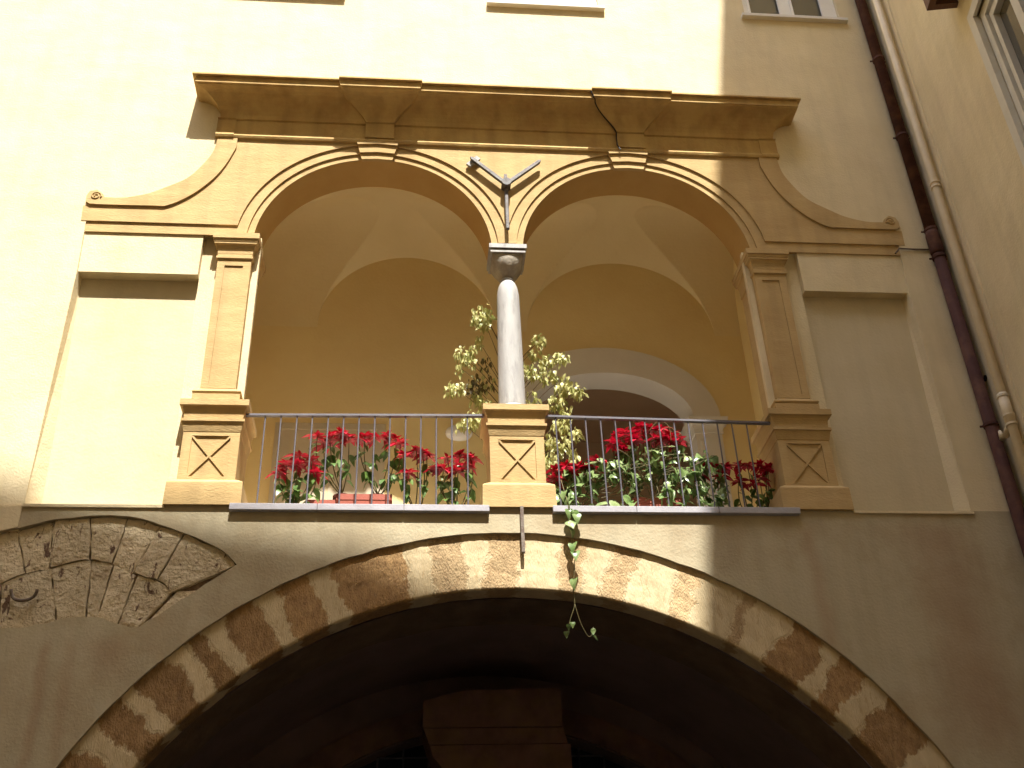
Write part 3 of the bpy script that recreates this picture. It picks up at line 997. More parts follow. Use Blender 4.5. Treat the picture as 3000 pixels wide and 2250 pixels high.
# ---- dark passage behind the archway
def shell(name, cx, zc, r, y0, y1, m, n=40, leg=True):
    bm = bmesh.new()
    pts = circ(cx, zc, r, zc + .001, n)
    if leg: pts = [(cx - r, 0)] + pts + [(cx + r, 0)]
    a = [bm.verts.new((x, y0, z)) for x, z in pts]; b = [bm.verts.new((x, y1, z)) for x, z in pts]
    for i in range(len(pts) - 1):
        bm.faces.new([a[i], a[i + 1], b[i + 1], b[i]])
    return finish(bm, name, m, BLD, smooth=True, recalc=False)
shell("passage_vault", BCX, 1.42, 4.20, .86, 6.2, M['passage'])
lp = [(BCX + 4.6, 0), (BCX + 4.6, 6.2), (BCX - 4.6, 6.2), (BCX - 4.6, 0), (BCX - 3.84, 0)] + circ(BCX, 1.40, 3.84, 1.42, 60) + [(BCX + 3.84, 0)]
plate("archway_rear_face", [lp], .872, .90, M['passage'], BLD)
# inner arch with iron fan grille, and the stone pier before it
ga = circ(0.98, 1.45, 3.55, 1.46, 50)
lp = [(5.2, 0), (5.2, 6.0), (-3.4, 6.0), (-3.4, 0), (.98 - 3.55, 0)] + ga + [(.98 + 3.55, 0)]
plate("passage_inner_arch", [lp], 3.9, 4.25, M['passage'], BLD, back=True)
gb = circ(0.98, 1.45, 3.85, 1.46, 50)
plate("passage_arch_band", [[(.98 - 3.56, 0), (.98 - 3.85, 0)] + gb + [(.98 + 3.85, 0), (.98 + 3.56, 0)] + circ(0.98, 1.45, 3.56, 1.46, 50)[::-1]], 3.84, 3.899, M['pierstone'], BLD)
bm = bmesh.new()
for i in range(24):
    x = -2.4 + i * .295
    h = 1.45 + math.sqrt(max(0, 3.54 ** 2 - (x - .98) ** 2))
    tube(bm, [(x, 4.12, 2.2), (x, 4.12, h)], .012, 5)
for k in range(11):
    z = 2.3 + k * .27
    w = math.sqrt(max(0, 3.54 ** 2 - (z - 1.45) ** 2))
    tube(bm, [(.98 - w, 4.13, z), (.98 + w, 4.13, z)], .012, 5)
finish(bm, "fan_grille", M['iron'], BLD)
bm = bmesh.new()
add_plate(bm, [rect(-3.4, 5.2, 0, 6)], 6.1, 6.2)
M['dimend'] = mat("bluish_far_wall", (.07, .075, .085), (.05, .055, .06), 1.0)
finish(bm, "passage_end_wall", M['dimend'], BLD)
for k, (x0, x1, z0, z1, z2) in enumerate([(.17, 1.69, 4.78, 5.07, 5.20), (.18, 1.70, 4.60, 4.77, 4.77), (.50, 1.77, 4.22, 4.59, 4.59), (.50, 1.77, 3.84, 4.21, 4.21), (.50, 1.77, 3.4, 3.83, 3.83), (.50, 1.77, 2.6, 3.39, 3.39), (.5, 1.77, 1.5, 2.59, 2.59), (.5, 1.77, 0, 1.49, 1.49)]):
    lo_l = x0 + (.0 if k != 2 else .0)
    out_ = [(x0, z0), (x1, z0), (x1, z2 - .02), (x1 - .05, z2), (x0 + .45, z2 - (.02 if z2 > z1 else 0)), (x0, z1)]
    if k == 1: out_ = [(x0 + .06, z0), (x1 + .04, z0), (x1, z1), (x0, z1)]
    if k == 2: out_ = [(x0, z0), (x1, z0), (x1, z1), (.25, z1), (.28, z1 - .12)]
    plate("pier_block", [out_], 3.0 + .01 * (k % 2), 3.7, M['pierstone'], BLD)

# ---- upper windows
def window(x0, x1, glass, fm, z0=WZ0, z1=WZ1, px=None):
    bm = bmesh.new()
    yf = .045
    xs = px or ((x0 + .12, (x0 + x1) / 2 - .08), ((x0 + x1) / 2 + .08, x1 - .12))
    add_plate(bm, [rect(x0 + .002, x1 - .002, z0 + .002, z1 - .002)] + [rect(a, b, z0 + .07, z1 - .08) for a, b in xs], yf, yf + .05)
    for a, b in xs:   # glazing bead
        add_plate(bm, [rect(a - .02, b + .02, z0 + .05, z1 - .06), rect(a + .012, b - .012, z0 + .082, z1 - .092)], yf - .012, yf - .001)
    w = finish(bm, "window", fm, BLD)
    for a, b in xs:
        bm = bmesh.new(); add_plate(bm, [rect(a, b, z0 + .07, z1 - .08)], yf + .03, yf + .036)
        o = finish(bm, "pane", glass, None)
        o.parent = w; o.matrix_parent_inverse = Matrix()
    bm = bmesh.new(); box(bm, x0 - .055, x1 + .075, -.062, .04, z0 - .055, z0 - .003)
    bmesh.ops.bevel(bm, geom=[e for e in bm.edges], offset=.004, segments=1, affect='EDGES')
    o = finish(bm, "window_sill", M['white'], None)
    o.parent = w; o.matrix_parent_inverse = Matrix()
window(*wins[0], M['glasslight'], M['frame'])
window(*wins[1], M['glasslight'], M['frame'])
window(*wins[2], M['glasslight'], M['frame'], px=((1.09, 1.47), (1.65, 2.06)))
window(*wins[3], M['glassdark'], M['frame'], px=((4.235, 4.64), (4.81, 5.21)))
# roof of the main building
bm = bmesh.new()
box(bm, -9, 5.9, -.5, 9, TOPZ, TOPZ + .3)
finish(bm, "roof", M['roof'], BLD)
bm = bmesh.new()
box(bm, -9, 5.9, 6.25, 9, 0, TOPZ)
finish(bm, "rear_wall", M['wall'], BLD)

# ================================================================== SIDE WING (right)
TW, XC = 0.18, 5.82
WL = math.hypot(1, TW)
def W(s, d, z):
    """s metres along the wing from the corner towards the viewer, d metres out from its wall"""
    return (XC - TW * s / WL - d / WL, -s / WL + d * TW / WL, z)
WING = empty("side_wing", (XC, 0, 0), "plain cream side wing running forward at the right edge, in shade", "building")
def TWf(x, y, z): return W(x, -y, z)
ZT = 25.1
ww = (2.36, 4.0, 6.6, 10.15)      # s0,s1,z0,z1 of its window
plate("wing_wall", [rect(-.25, 14.5, 0, ZT), rect(ww[0], ww[1], ww[2], ww[3])], 0.0, .30, M['wall'], WING, T=TWf)
bm = bmesh.new()
p = [W(-.3, .02, ZT), W(14.5, .02, ZT), W(14.5, -6, ZT), W(-.3, -6, ZT)]
q = [(a, b, c + .2) for a, b, c in p]
v = [bm.verts.new(a) for a in p + q]
for f in ((0, 1, 2, 3), (4, 7, 6, 5), (0, 4, 5, 1), (1, 5, 6, 2), (2, 6, 7, 3), (3, 7, 4, 0)): bm.faces.new([v[i] for i in f])
finish(bm, "eave", M['roof'], WING)
# its window: moulded surround, stiles, pane
s0, s1, z0, z1 = ww
bm = bmesh.new()
add_plate(bm, [rect(s0 - .10, s1 + .1, z0 - .1, z1 + .12), rect(s0 + .02, s1 - .02, z0, z1)], -.035, .02, T=TWf)
wf = finish(bm, "window", M['wframe'], WING)
bm = bmesh.new()
add_plate(bm, [rect(s0 + .02, s1 - .02, z0, z1), rect(s0 + .11, s1 - .11, z0 + .1, z1 - .09)], .03, .09, T=TWf)
add_plate(bm, [rect(s0 + .13, s1 - .13, z0 + .12, z1 - .11), rect(s0 + .19, s1 - .19, z0 + .2, z1 - .19)], .06, .12, T=TWf)
add_plate(bm, [rect(s0 + .55, s0 + .67, z0 + .1, z1 - .09)], .045, .1, T=TWf)
o1 = finish(bm, "window_sash", M['wframe'], None)
bm = bmesh.new()
add_plate(bm, [rect(s0 + .1, s1 - .1, z0 + .1, z1 - .1)], .122, .13, T=TWf)
o2 = finish(bm, "pane", M['glassdark'], None)
bm = bmesh.new()
add_plate(bm, [rect(s0 + .42, s0 + .56, 8.2, 9.05)], .105, .12, T=TWf)
o3 = finish(bm, "inner_shutter", M['brownwood'], None)
for o in (o1, o2, o3):
    o.parent = wf; o.matrix_parent_inverse = Matrix()

# projecting box hood at the very top right
HOOD = empty("window_box_hood", W(2.3, .1, 10.7), "dark wooden framed box jutting from the side wing wall at top right", "wooden box")
bm = bmesh.new()
def wbox(bm, sa, sb, da, db, za, zb):
    v = [bm.verts.new(W(*a)) for a in ((sa, da, za), (sb, da, za), (sb, db, za), (sa, db, za), (sa, da, zb), (sb, da, zb), (sb, db, zb), (sa, db, zb))]
    for f in ((0, 1, 2, 3), (4, 7, 6, 5), (0, 4, 5, 1), (1, 5, 6, 2), (2, 6, 7, 3), (3, 7, 4, 0)): bm.faces.new([v[i] for i in f])
HZ = 10.63
HS, HD = 2.09, .30
for (sa, sb, da, db) in ((HS, HS + .07, 0, HD), (HS + .07, HS + .9, HD - .07, HD), (HS + .83, HS + .9, 0, HD - .07)):
    wbox(bm, sa, sb, da, db, HZ, HZ + .5)
o = finish(bm, "frame", M['brownwood']); world_parent(o, HOOD)
bm = bmesh.new(); wbox(bm, HS + .07, HS + .83, .01, HD - .07, HZ + .10, HZ + .14)
M['hoodin'] = mat("grey_box_panel", (.20, .18, .16), (.10, .09, .08), 6.0)
o = finish(bm, "panel", M['hoodin']); world_parent(o, HOOD)

# ================================================================== courtyard walls behind the viewer
OPP = empty("opposite_building", (0, -13, 0), "cream palace block closing the courtyard opposite the loggia", "building")
shp = [(-9, 7.3), (-3.6, 6.25), (-2.6, 5.98), (-1.37, 5.76), (-.45, 5.62), (.5, 5.22), (2, 4.5), (5.5, 2.9), (9, 2.4)]
dxs, dzs = .13 * 12.98, 1.95 * 12.98
prof = [(x + dxs, z + dzs) for x, z in shp]
plate("wall", [[(-12, 0), (12, 0), (12, prof[-1][1])] + prof[::-1] + [(-12, prof[0][1])]], -13.0, -16.0, M['wall'], OPP, back=True)
bm = bmesh.new()
for r_ in range(5):
    for c_ in range(6):
        x = -7.5 + c_ * 2.9; z = 2.4 + r_ * 4.6
        box(bm, x, x + 1.2, -12.99, -12.95, z, z + 2.2)
finish(bm, "shutters", M['brownwood'], OPP)
LWG = empty("left_wing", (-7.2, 0, 0), "cream wing closing the courtyard on the left", "building")
bm = bmesh.new()
box(bm, -9, -7.2, -13, -.02, 0, 20)
finish(bm, "wall", M['wall'], LWG)
bm = bmesh.new()
for c_ in range(3):
    for r_ in range(4):
        y = -11 + c_ * 3.6; z = 2.2 + r_ * 4.4
        box(bm, -7.19, -7.15, y, y + 1.2, z, z + 2.2)
finish(bm, "shutters", M['brownwood'], LWG)

# ================================================================== DRAINPIPES
PIPE = empty("drainpipe", (5.70, -.10, 0), "dark brown round drainpipe running down the corner of the facade", "drainpipe")
bm = bmesh.new()
tube(bm, [(5.70, -.085, 0.0), (5.70, -.085, 9.05)], .064, 20)
tube(bm, [(5.70, -.085, 9.32), (5.70, -.085, 22)], .064, 20)
o = finish(bm, "pipe", M['brownpipe'], PIPE, smooth=True)
bm = bmesh.new(); tube(bm, [(5.70, -.085, 9.02), (5.70, -.085, 9.06), (5.70, -.085, 9.28), (5.70, -.085, 9.34)], [.068, .078, .076, .068], 20)
finish(bm, "pipe_joint", M['brownpipe'], PIPE, smooth=True)
for z in (2.2, 4.6, 6.86, 8.98, 9.36, 10.8, 12.12, 14.9):
    bm = bmesh.new()
    tube(bm, [(5.70, -.085, z - .016), (5.70, -.085, z + .016)], .074, 20)
    for sx in (-1, 1):
        tube(bm, [(5.70 + sx * .065, -.06, z), (5.70 + sx * .098, -.055, z)], .012, 6)
    finish(bm, "bracket", M['brownpipe'], PIPE)
CP = empty("cream_pipe", W(.50, .07, 0), "slim cream painted pipe on the side wing beside the brown drainpipe", "pipe")
bm = bmesh.new()
tube(bm, [W(.50, .075, 0), W(.50, .075, 22)], .043, 16)
finish(bm, "pipe", M['creampipe'], CP, smooth=True)
bm = bmesh.new()
tube(bm, [W(.50, .075, 6.62), W(.50, .075, 6.98)], .049, 16)
finish(bm, "sleeve", M['creampipe'], CP, smooth=True)
for z in (6.64, 6.74, 6.95, 9.64, 9.70):
    bm = bmesh.new(); tube(bm, [W(.50, .075, z - .010), W(.50, .075, z + .010)], .055, 16)
    finish(bm, "pipe_collar", M['creampipe'], CP)
bm = bmesh.new()
tube(bm, [W(.46, .08, 6.66), W(.36, .10, 6.60), (W(.27, .10, 6.62)), W(.23, .09, 6.72)], [.030, .034, .030, .016], 10)
finish(bm, "elbow", M['creampipe'], CP, smooth=True)
bm = bmesh.new()
wbox(bm, .62, .66, 0, .022, 0, 22)
finish(bm, "conduit", M['wall'], CP)
hl = bmesh.new()
tube(hl, [W(.08, .001, 7.42), W(.08, .012, 7.42)], .035, 10)
h = finish(hl, "wall_hole", M['black'], WING)
# thin cable from the band end to the wing
bm = bmesh.new()
tube(bm, [(5.24, -.035, 9.06), (5.275, -.035, 9.10), (5.31, -.02, 9.145), (5.5, -.012, 9.148), (5.79, -.012, 9.15)], .010, 6)
tag(finish(bm, "wall_cable", M['cable']), "thin brown cable crossing the wall from the right scroll wing to the drainpipe", "cable")
bm = bmesh.new()
pts = []
xe = A2 + .05
for (y, z) in PROF[6:-3]:
    pts.append((xe - fl(z) - .004, y - .022, z))
tube(bm, [(xe - fl(10.47) + .02, -.062, 10.44), (xe - fl(10.5) - .01, -.055, 10.52), (xe - fl(10.6) - .006, -.040, 10.64)] + pts, .008, 6)
tag(finish(bm, "cornice_cable", M['black']), "thin black cable hanging down the cornice at the right keystone block", "cable")

# ================================================================== IRONWORK
TIE = empty("wall_tie_anchor", (.975, -.06, 9.85), "Y shaped grey iron wall tie bolted between the two loggia arches", "wall anchor")
def blade(a, b, w0, w1, y0, y1):
    a, b = Vector(a), Vector(b); d = (b - a).normalized(); n = Vector((-d.y, d.x))
    return [tuple(a + n * w0), tuple(a - n * w0), tuple(b - n * w1), tuple(b + d * .03), tuple(b + n * w1)]
hub = (.975, 9.845)
bm = bmesh.new(); add_plate(bm, [blade(hub, (.605, 10.205), .020, .017, 0, 0)], -.090, -.050, back=True)
world_parent(finish(bm, "arm", M['tie']), TIE)
bm = bmesh.new(); add_plate(bm, [blade(hub, (1.352, 10.195), .020, .017, 0, 0)], -.0905, -.0505, back=True)
world_parent(finish(bm, "arm", M['tie']), TIE)
bm = bmesh.new(); box(bm, .954, .994, -.072, -.030, 9.22, 9.79)
bmesh.ops.bevel(bm, geom=[e for e in bm.edges], offset=.006, segments=1, affect='EDGES')
world_parent(finish(bm, "shank", M['tie']), TIE)
bm = bmesh.new(); box(bm, .957, .992, -.045, -.010, 9.88, 10.02)
world_parent(finish(bm, "peg", M['tie']), TIE)
bm = bmesh.new()
tube(bm, [(.975, -.004, 9.845), (.975, -.125, 9.845)], .052, 14)
world_parent(finish(bm, "hub", M['tie']), TIE)
bm = bmesh.new()
pp = [(.540, 10.150), (.585, 10.115), (.700, 10.235), (.655, 10.275)]
add_plate(bm, [pp], -.052, -.020, back=True)
world_parent(finish(bm, "washer_plate", M['marble']), TIE)
bm = bmesh.new()
box(bm, .985, 1.015, -.060, -.018, 5.50, 5.948)
tag(finish(bm, "iron_bar", M['rust']), "short upright iron bar fixed over the crown of the great arch", "iron bar")
bm = bmesh.new()
pts = [(-3.22 + .105 * math.cos(a), -.02 - .012 * math.sin(a * 3), 5.16 + .105 * math.sin(a)) for a in [math.pi + math.pi * i / 14 for i in range(15)]]
tube(bm, pts, .014, 7)
tag(finish(bm, "iron_ring", M['rust'], smooth=True), "rusty half ring stuck in the old stone arch at left", "iron ring")

def railing(xs, x0, z0, x1, z1, label, grp):
    r = empty("balcony_railing", ((x0 + x1) / 2, .05, 5.95), label, "railing", grp)
    bm = bmesh.new()
    v = [bm.verts.new(p) for p in ((x0, .032, z0 - .021), (x1, .032, z1 - .021), (x1, .072, z1 - .021), (x0, .072, z0 - .021),
                                   (x0, .032, z0), (x1, .032, z1), (x1, .072, z1), (x0, .072, z0))]
    for f in ((0, 1, 2, 3), (4, 7, 6, 5), (0, 4, 5, 1), (1, 5, 6, 2), (2, 6, 7, 3), (3, 7, 4, 0)): bm.faces.new([v[i] for i in f])
    finish(bm, "handrail", M['iron'], r)
    bm = bmesh.new(); tube(bm, [(0, 0, 0), (0, 0, 1)], .0075, 8)
    bmesh.ops.recalc_face_normals(bm, faces=bm.faces)
    me = bpy.data.meshes.new("baluster"); bm.to_mesh(me); bm.free(); me.materials.append(M['iron'])
    for x in xs:
        t = (x - x0) / (x1 - x0); zt = z0 + (z1 - z0) * t - .02
        o = link("baluster", me, r, loc=(x - r.location.x, 0, 0), scale=(1, 1, zt - 5.95))
        o.rotation_euler = (0, R(random.uniform(-.15, .15)), 0)
railing([-1.385 + .1465 * i for i in range(14)], -1.60, 6.936, .68, 6.968, "black iron railing of the left loggia arch with thin round bars", "loggia railings")
railing([1.378 + .145 * i for i in range(14)], 1.28, 6.972, 3.52, 6.934, "black iron railing of the right loggia arch with thin round bars", "loggia railings")

# lamp on back wall
L0 = empty("wall_lamp", (.52, YB, 7.70), "white oval glass wall lamp on the loggia back wall behind the ficus", "wall lamp")
bm = bmesh.new()
bmesh.ops.create_uvsphere(bm, u_segments=28, v_segments=16, radius=1)
for v in bm.verts:
    v.co = Vector((.52 + v.co.x * .155, YB - .01 + v.co.y * .09, 7.70 + v.co.z * .10))
finish(bm, "glass_shade", M['lamp'], L0, smooth=True)
bm = bmesh.new(); box(bm, .46, .58, YB - .012, YB - .001, 7.63, 7.77)
finish(bm, "backplate", M['frame'], L0)

# ================================================================== PLANTS
def leaf_mesh(name, L, Wd, m, outline, droop=.25, fold=.18):
    """outline: (t along, half width fraction)"""
    bm = bmesh.new()
    mid, lft, rgt = [], [], []
    for t, w in outline:
        z = -droop * L * t * t
        mid.append(bm.verts.new((0, t * L, z)))
        if w > 0:
            lft.append(bm.verts.new((-w * Wd, t * L - .02 * L, z + fold * w * Wd)))
            rgt.append(bm.verts.new((w * Wd, t * L - .02 * L, z + fold * w * Wd)))
        else:
            lft.append(mid[-1]); rgt.append(mid[-1])
    def face(*v):
        u = []
        for q in v:
            if q not in u: u.append(q)
        if len(u) > 2: bm.faces.new(u)
    for i in range(len(mid) - 1):
        face(mid[i], mid[i + 1], lft[i + 1], lft[i])
        face(mid[i], rgt[i], rgt[i + 1], mid[i + 1])
    me = bpy.data.meshes.new(name); bm.to_mesh(me); bm.free(); me.materials.append(m)
    for p in me.polygons: p.use_smooth = True
    return me
BR = [leaf_mesh("bract", .11, .026, M['bract'], [(0, 0), (.2, .5), (.42, 1), (.62, .85), (.82, .45), (1, 0)], .35, .35),
      leaf_mesh("bract", .085, .022, M['bract'], [(0, 0), (.2, .6), (.45, 1), (.7, .7), (1, 0)], .15, .45),
      leaf_mesh("bract", .12, .030, M['bract'], [(0, 0), (.2, .4), (.45, 1), (.55, .8), (.7, .85), (1, 0)], .6, .25)]
PL = [leaf_mesh("leaf", .12, .038, M['pleaf'], [(0, 0), (.12, .5), (.35, 1), (.6, .85), (.85, .4), (1, 0)], .55, .25),
      leaf_mesh("leaf", .10, .034, M['pleaf'], [(0, 0), (.12, .5), (.35, 1), (.6, .85), (.85, .4), (1, 0)], .9, .2)]
IV = [leaf_mesh("leaf", .105, .046, M['ivy'], [(0, .0), (-.06, .55), (.10, .95), (.35, 1), (.65, .62), (.85, .28), (1, 0)], .6, .35),
      leaf_mesh("leaf", .085, .040, M['ivy'], [(0, .0), (-.06, .55), (.12, .95), (.4, .95), (.7, .55), (1, 0)], .6, .3),
      leaf_mesh("leaf", .120, .055, M['ivy'], [(0, .0), (-.05, .55), (.10, 1), (.35, 1), (.65, .62), (.85, .28), (1, 0)], .45, -.25)]
FI = [leaf_mesh("leaf", .070, .018, M['ficus'], [(0, 0), (.25, .85), (.5, 1), (.8, .4), (1, 0)], .5, .2),
      leaf_mesh("leaf", .058, .016, M['ficus'], [(0, 0), (.25, .85), (.5, 1), (.8, .4), (1, 0)], .9, .2),
      leaf_mesh("leaf", .078, .019, M['ficus'], [(0, 0), (.25, .85), (.5, 1), (.8, .4), (1, 0)], .3, .3)]
FD = [leaf_mesh("leaf", .060, .015, M['dryleaf'], [(0, 0), (.25, .85), (.5, 1), (.8, .4), (1, 0)], .7, .2)]

def put(me, parent, p, az, el, roll=0.0, s=1.0, name=None):
    o = bpy.data.objects.new(name or me.name.split('.')[0], me)
    COL.objects.link(o)
    o.parent = parent
    o.location = Vector(p) - parent.location
    # leaf lies along +y, faces +z; el lifts the tip
    o.rotation_mode = 'QUATERNION'
    q = Matrix.Rotation(az, 3, 'Z') @ Matrix.Rotation(el, 3, 'X') @ Matrix.Rotation(roll, 3, 'Y')
    o.rotation_quaternion = q.to_quaternion()
    o.scale = (s, s, s)
    return o

def curve_pts(a, b, sag, n=6):
    a, b = Vector(a), Vector(b)
    return [a.lerp(b, i / n) + Vector(sag) * math.sin(math.pi * i / n) for i in range(n + 1)]

def poinsettia(root, heads, label, grp, nl=5, s=1.0, seed=0):
    """root: point; heads: list of (x, y, z)"""
    rnd = random.Random(seed)
    P = empty("poinsettia", root, label, "flowering plant", grp)
    bm = bmesh.new()
    rt = Vector(root)
    stems = []
    for h in heads:
        pts = curve_pts(rt + Vector((rnd.uniform(-.03, .03), rnd.uniform(-.03, .03), 0)), h, (rnd.uniform(-.03, .03) + (h[0] - root[0]) * .3, rnd.uniform(-.02, .02), 0), 7)
        stems.append(pts)
        tube(bm, pts, [.0065 - .0025 * i / 7 for i in range(8)], 6)
    finish(bm, "stems", M['stem'], P, smooth=True)
    for h, pts in zip(heads, stems):
        n = rnd.randint(9, 11)
        a0 = rnd.uniform(0, 6)
        for i in range(n):
            put(rnd.choice(BR), P, Vector(h) + Vector((rnd.uniform(-.008, .008), rnd.uniform(-.008, .008), rnd.uniform(-.012, .004))), a0 + i * 2 * math.pi / n + rnd.uniform(-.25, .25),
                rnd.uniform(-.15, .45), rnd.uniform(-.3, .3), s * rnd.uniform(.95, 1.32))
        for i in range(4):
            put(BR[1], P, Vector(h) + Vector((0, 0, .008)), rnd.uniform(0, 6.28), rnd.uniform(.5, .95), 0, s * rnd.uniform(.75, 1.0))
        for i in range(nl):
            t = rnd.uniform(.35, .93)
            q = pts[int(t * 7)]
            put(rnd.choice(PL), P, q, rnd.uniform(0, 6.28), rnd.uniform(-.7, .25), rnd.uniform(-.3, .3), s * rnd.uniform(.75, 1.1))
    return P

def pot(cx, cy, z0, r, h, label, m, grp=None):
    P = empty("flower_pot", (cx, cy, z0), label, "flower pot", grp)
    bm = bmesh.new()
    lathe(bm, [(r * .72, z0), (r * .95, z0 + h - .035), (r * 1.04, z0 + h - .033), (r * 1.06, z0 + h), (r * .96, z0 + h), (r * .93, z0 + h - .03)], cx, cy, 28)
    finish(bm, "pot", m, P, smooth=False)
    bm = bmesh.new(); lathe(bm, [(r * .9, z0 + h - .03), (r * .5, z0 + h - .018)], cx, cy, 20)
    finish(bm, "soil", M['soil'], P)
    return P

def planter(x0, x1, y0, y1, z0, z1, label, grp):
    P = empty("planter_box", ((x0 + x1) / 2, (y0 + y1) / 2, z0), label, "planter", grp)
    bm = bmesh.new()
    cx, cy = (x0 + x1) / 2, (y0 + y1) / 2
    hx = (x1 - x0) / 2; hy = (y1 - y0) / 2
    secs = [(z0, hx * .93, cy - hy * .88, cy + hy * .88), (z1 - .06, hx * .975, cy - hy * .95, cy + hy * .95), (z1 - .058, hx, cy - hy, cy + hy), (z1, hx, cy - hy, cy + hy), (z1, hx - .018, cy - hy + .018, cy + hy - .018), (z1 - .03, hx - .02, cy - hy + .02, cy + hy - .02)]
    rect_loft(bm, secs, cx)
    bmesh.ops.bevel(bm, geom=[e for e in bm.edges if abs(e.verts[0].co.z - e.verts[1].co.z) > .02], offset=.018, segments=3, affect='EDGES')
    finish(bm, "box", M['terra'], P)
    bm = bmesh.new(); rect_loft(bm, [(z1 - .028, hx - .022, cy - hy + .022, cy + hy - .022), (z1 - .015, hx - .05, cy - hy + .05, cy + hy - .05)], cx)
    finish(bm, "soil", M['soil'], P)
    return P

planter(-.695, -.180, .22, .42, 5.95, 6.195, "terracotta planter box under the tallest left poinsettias", "terracotta planter boxes")
planter(-1.0, -.66, .47, .65, 5.95, 6.255, "terracotta planter box half hidden behind the longer one", "terracotta planter boxes")
planter(2.12, 2.63, .30, .50, 5.95, 6.225, "terracotta planter box wrapped in ivy under the right arch", "terracotta planter boxes")
pot(-.66, .52, 5.95, .085, .36, "small brown pot just behind the left end of the terracotta box", M['pot'], "small brown pots")
pot(-.32, .52, 5.95, .085, .36, "small brown pot just behind the right end of the terracotta box", M['pot'], "small brown pots")
pot(-1.08, .30, 5.95, .09, .12, "low brown pot under the leftmost poinsettia", M['pot'])
pot(.06, .30, 5.95, .09, .12, "low brown pot of the smaller poinsettia right of the terracotta box", M['pot'])
pot(.42, .30, 5.95, .09, .12, "low brown pot of the poinsettia beside the central pedestal", M['pot'])

G = "red poinsettias behind the railings"
poinsettia((-1.08, .30, 6.04), [(-1.06, .26, 6.60), (-1.18, .24, 6.50), (-.95, .28, 6.57), (-1.24, .26, 6.42), (-.90, .24, 6.42), (-1.08, .20, 6.48)], "leftmost poinsettia, low and bushy with drooping red bracts", G, 8, .95, 1)
poinsettia((-.66, .46, 6.27), [(-.92, .36, 6.88), (-.80, .38, 6.87), (-.70, .36, 6.92), (-.62, .40, 6.90), (-.86, .42, 6.83)], "tall poinsettia with bare stems over the left end of the terracotta box", G, 8, .95, 2)
poinsettia((-.32, .46, 6.27), [(-.46, .36, 6.89), (-.36, .38, 6.88), (-.24, .36, 6.90), (-.52, .38, 6.86), (-.16, .38, 6.86), (-.12, .34, 6.80)], "tall poinsettia over the right end of the terracotta box", G, 8, .95, 3)
poinsettia((.06, .30, 6.04), [(-.08, .26, 6.62), (.04, .24, 6.66), (.14, .26, 6.62), (-.04, .22, 6.42), (.10, .28, 6.66)], "slender poinsettia with long bare stems left of the pedestal group", G, 5, .92, 4)
poinsettia((.42, .30, 6.04), [(.34, .26, 6.60), (.46, .24, 6.63), (.56, .26, 6.60), (.24, .24, 6.48), (.30, .22, 6.46), (.52, .22, 6.50), (.42, .2, 6.44)], "bushy poinsettia touching the central pedestal", G, 7, .92, 5)
poinsettia((1.50, .34, 6.0), [(1.38, .24, 6.47), (1.48, .26, 6.53), (1.60, .26, 6.52), (1.52, .22, 6.42), (1.70, .28, 6.52), (1.36, .22, 6.38), (1.80, .28, 6.60)], "low poinsettia among ivy right of the central pedestal", G, 2, 1.0, 6)
poinsettia((2.15, .40, 6.22), [(2.02, .30, 6.88), (2.10, .32, 6.94), (2.20, .32, 6.93), (1.98, .28, 6.80), (2.28, .3, 7.00), (2.05, .26, 6.72), (2.18, .26, 6.84)], "tall poinsettia topping the left side of the ivy mound", G, 2, .98, 7)
poinsettia((2.42, .40, 6.22), [(2.36, .32, 6.99), (2.46, .30, 6.97), (2.58, .32, 6.92), (2.52, .28, 6.84), (2.40, .27, 6.85), (2.62, .28, 6.84)], "tall poinsettia topping the right side of the ivy mound", G, 2, .98, 8)
poinsettia((2.92, .32, 6.0), [(2.84, .26, 6.52), (2.95, .26, 6.53), (3.06, .26, 6.54), (2.76, .24, 6.46), (2.98, .22, 6.42)], "loose poinsettia half in shade right of the ivy", G, 2, .95, 9)
poinsettia((3.24, .34, 6.0), [(3.20, .28, 6.57), (3.28, .26, 6.56), (3.16, .24, 6.38), (3.30, .22, 6.34)], "shaded poinsettia near the right pedestal with dark bracts", G, 4, .9, 10)
poinsettia((3.44, .34, 6.0), [(3.42, .28, 6.57), (3.50, .30, 6.56), (3.46, .24, 6.50), (3.38, .26, 6.42)], "shaded poinsettia against the right pilaster", G, 4, .9, 11)

# ---- ivy mound and trailing shoot
IVY = empty("ivy_plant", (2.2, .3, 5.95), "sprawling green ivy heaped over the right terracotta box with one long trailing shoot", "ivy")
topc = [(1.24, 6.22), (1.41, 6.40), (1.69, 6.56), (1.9, 6.62), (2.05, 6.74), (2.30, 6.80), (2.6, 6.76), (2.76, 6.72), (2.88, 6.70), (2.98, 6.55), (3.02, 6.25)]
rnd = random.Random(21)
bm = bmesh.new()
for i in range(30):
    x0 = rnd.uniform(2.0, 2.7); x1 = rnd.uniform(1.32, 2.98)
    z1 = 6.02 + (along(topc, x1) - 6.02) * rnd.uniform(.2, .98)
    pts = curve_pts((x0, rnd.uniform(.26, .4), rnd.uniform(6.15, 6.5)), (x1, rnd.uniform(.10, .3), z1), (0, -.06, rnd.uniform(.02, .14)), 8)
    tube(bm, pts, .0035, 5)
for i in range(7):
    x1 = rnd.uniform(2.5, 3.0)
    pts = curve_pts((2.3 + rnd.uniform(-.1, .3), .2, 6.4), (x1, .12, 6.1 + rnd.uniform(0, .3)), (.05, 0, .12), 8)
    tube(bm, pts, .003, 5)
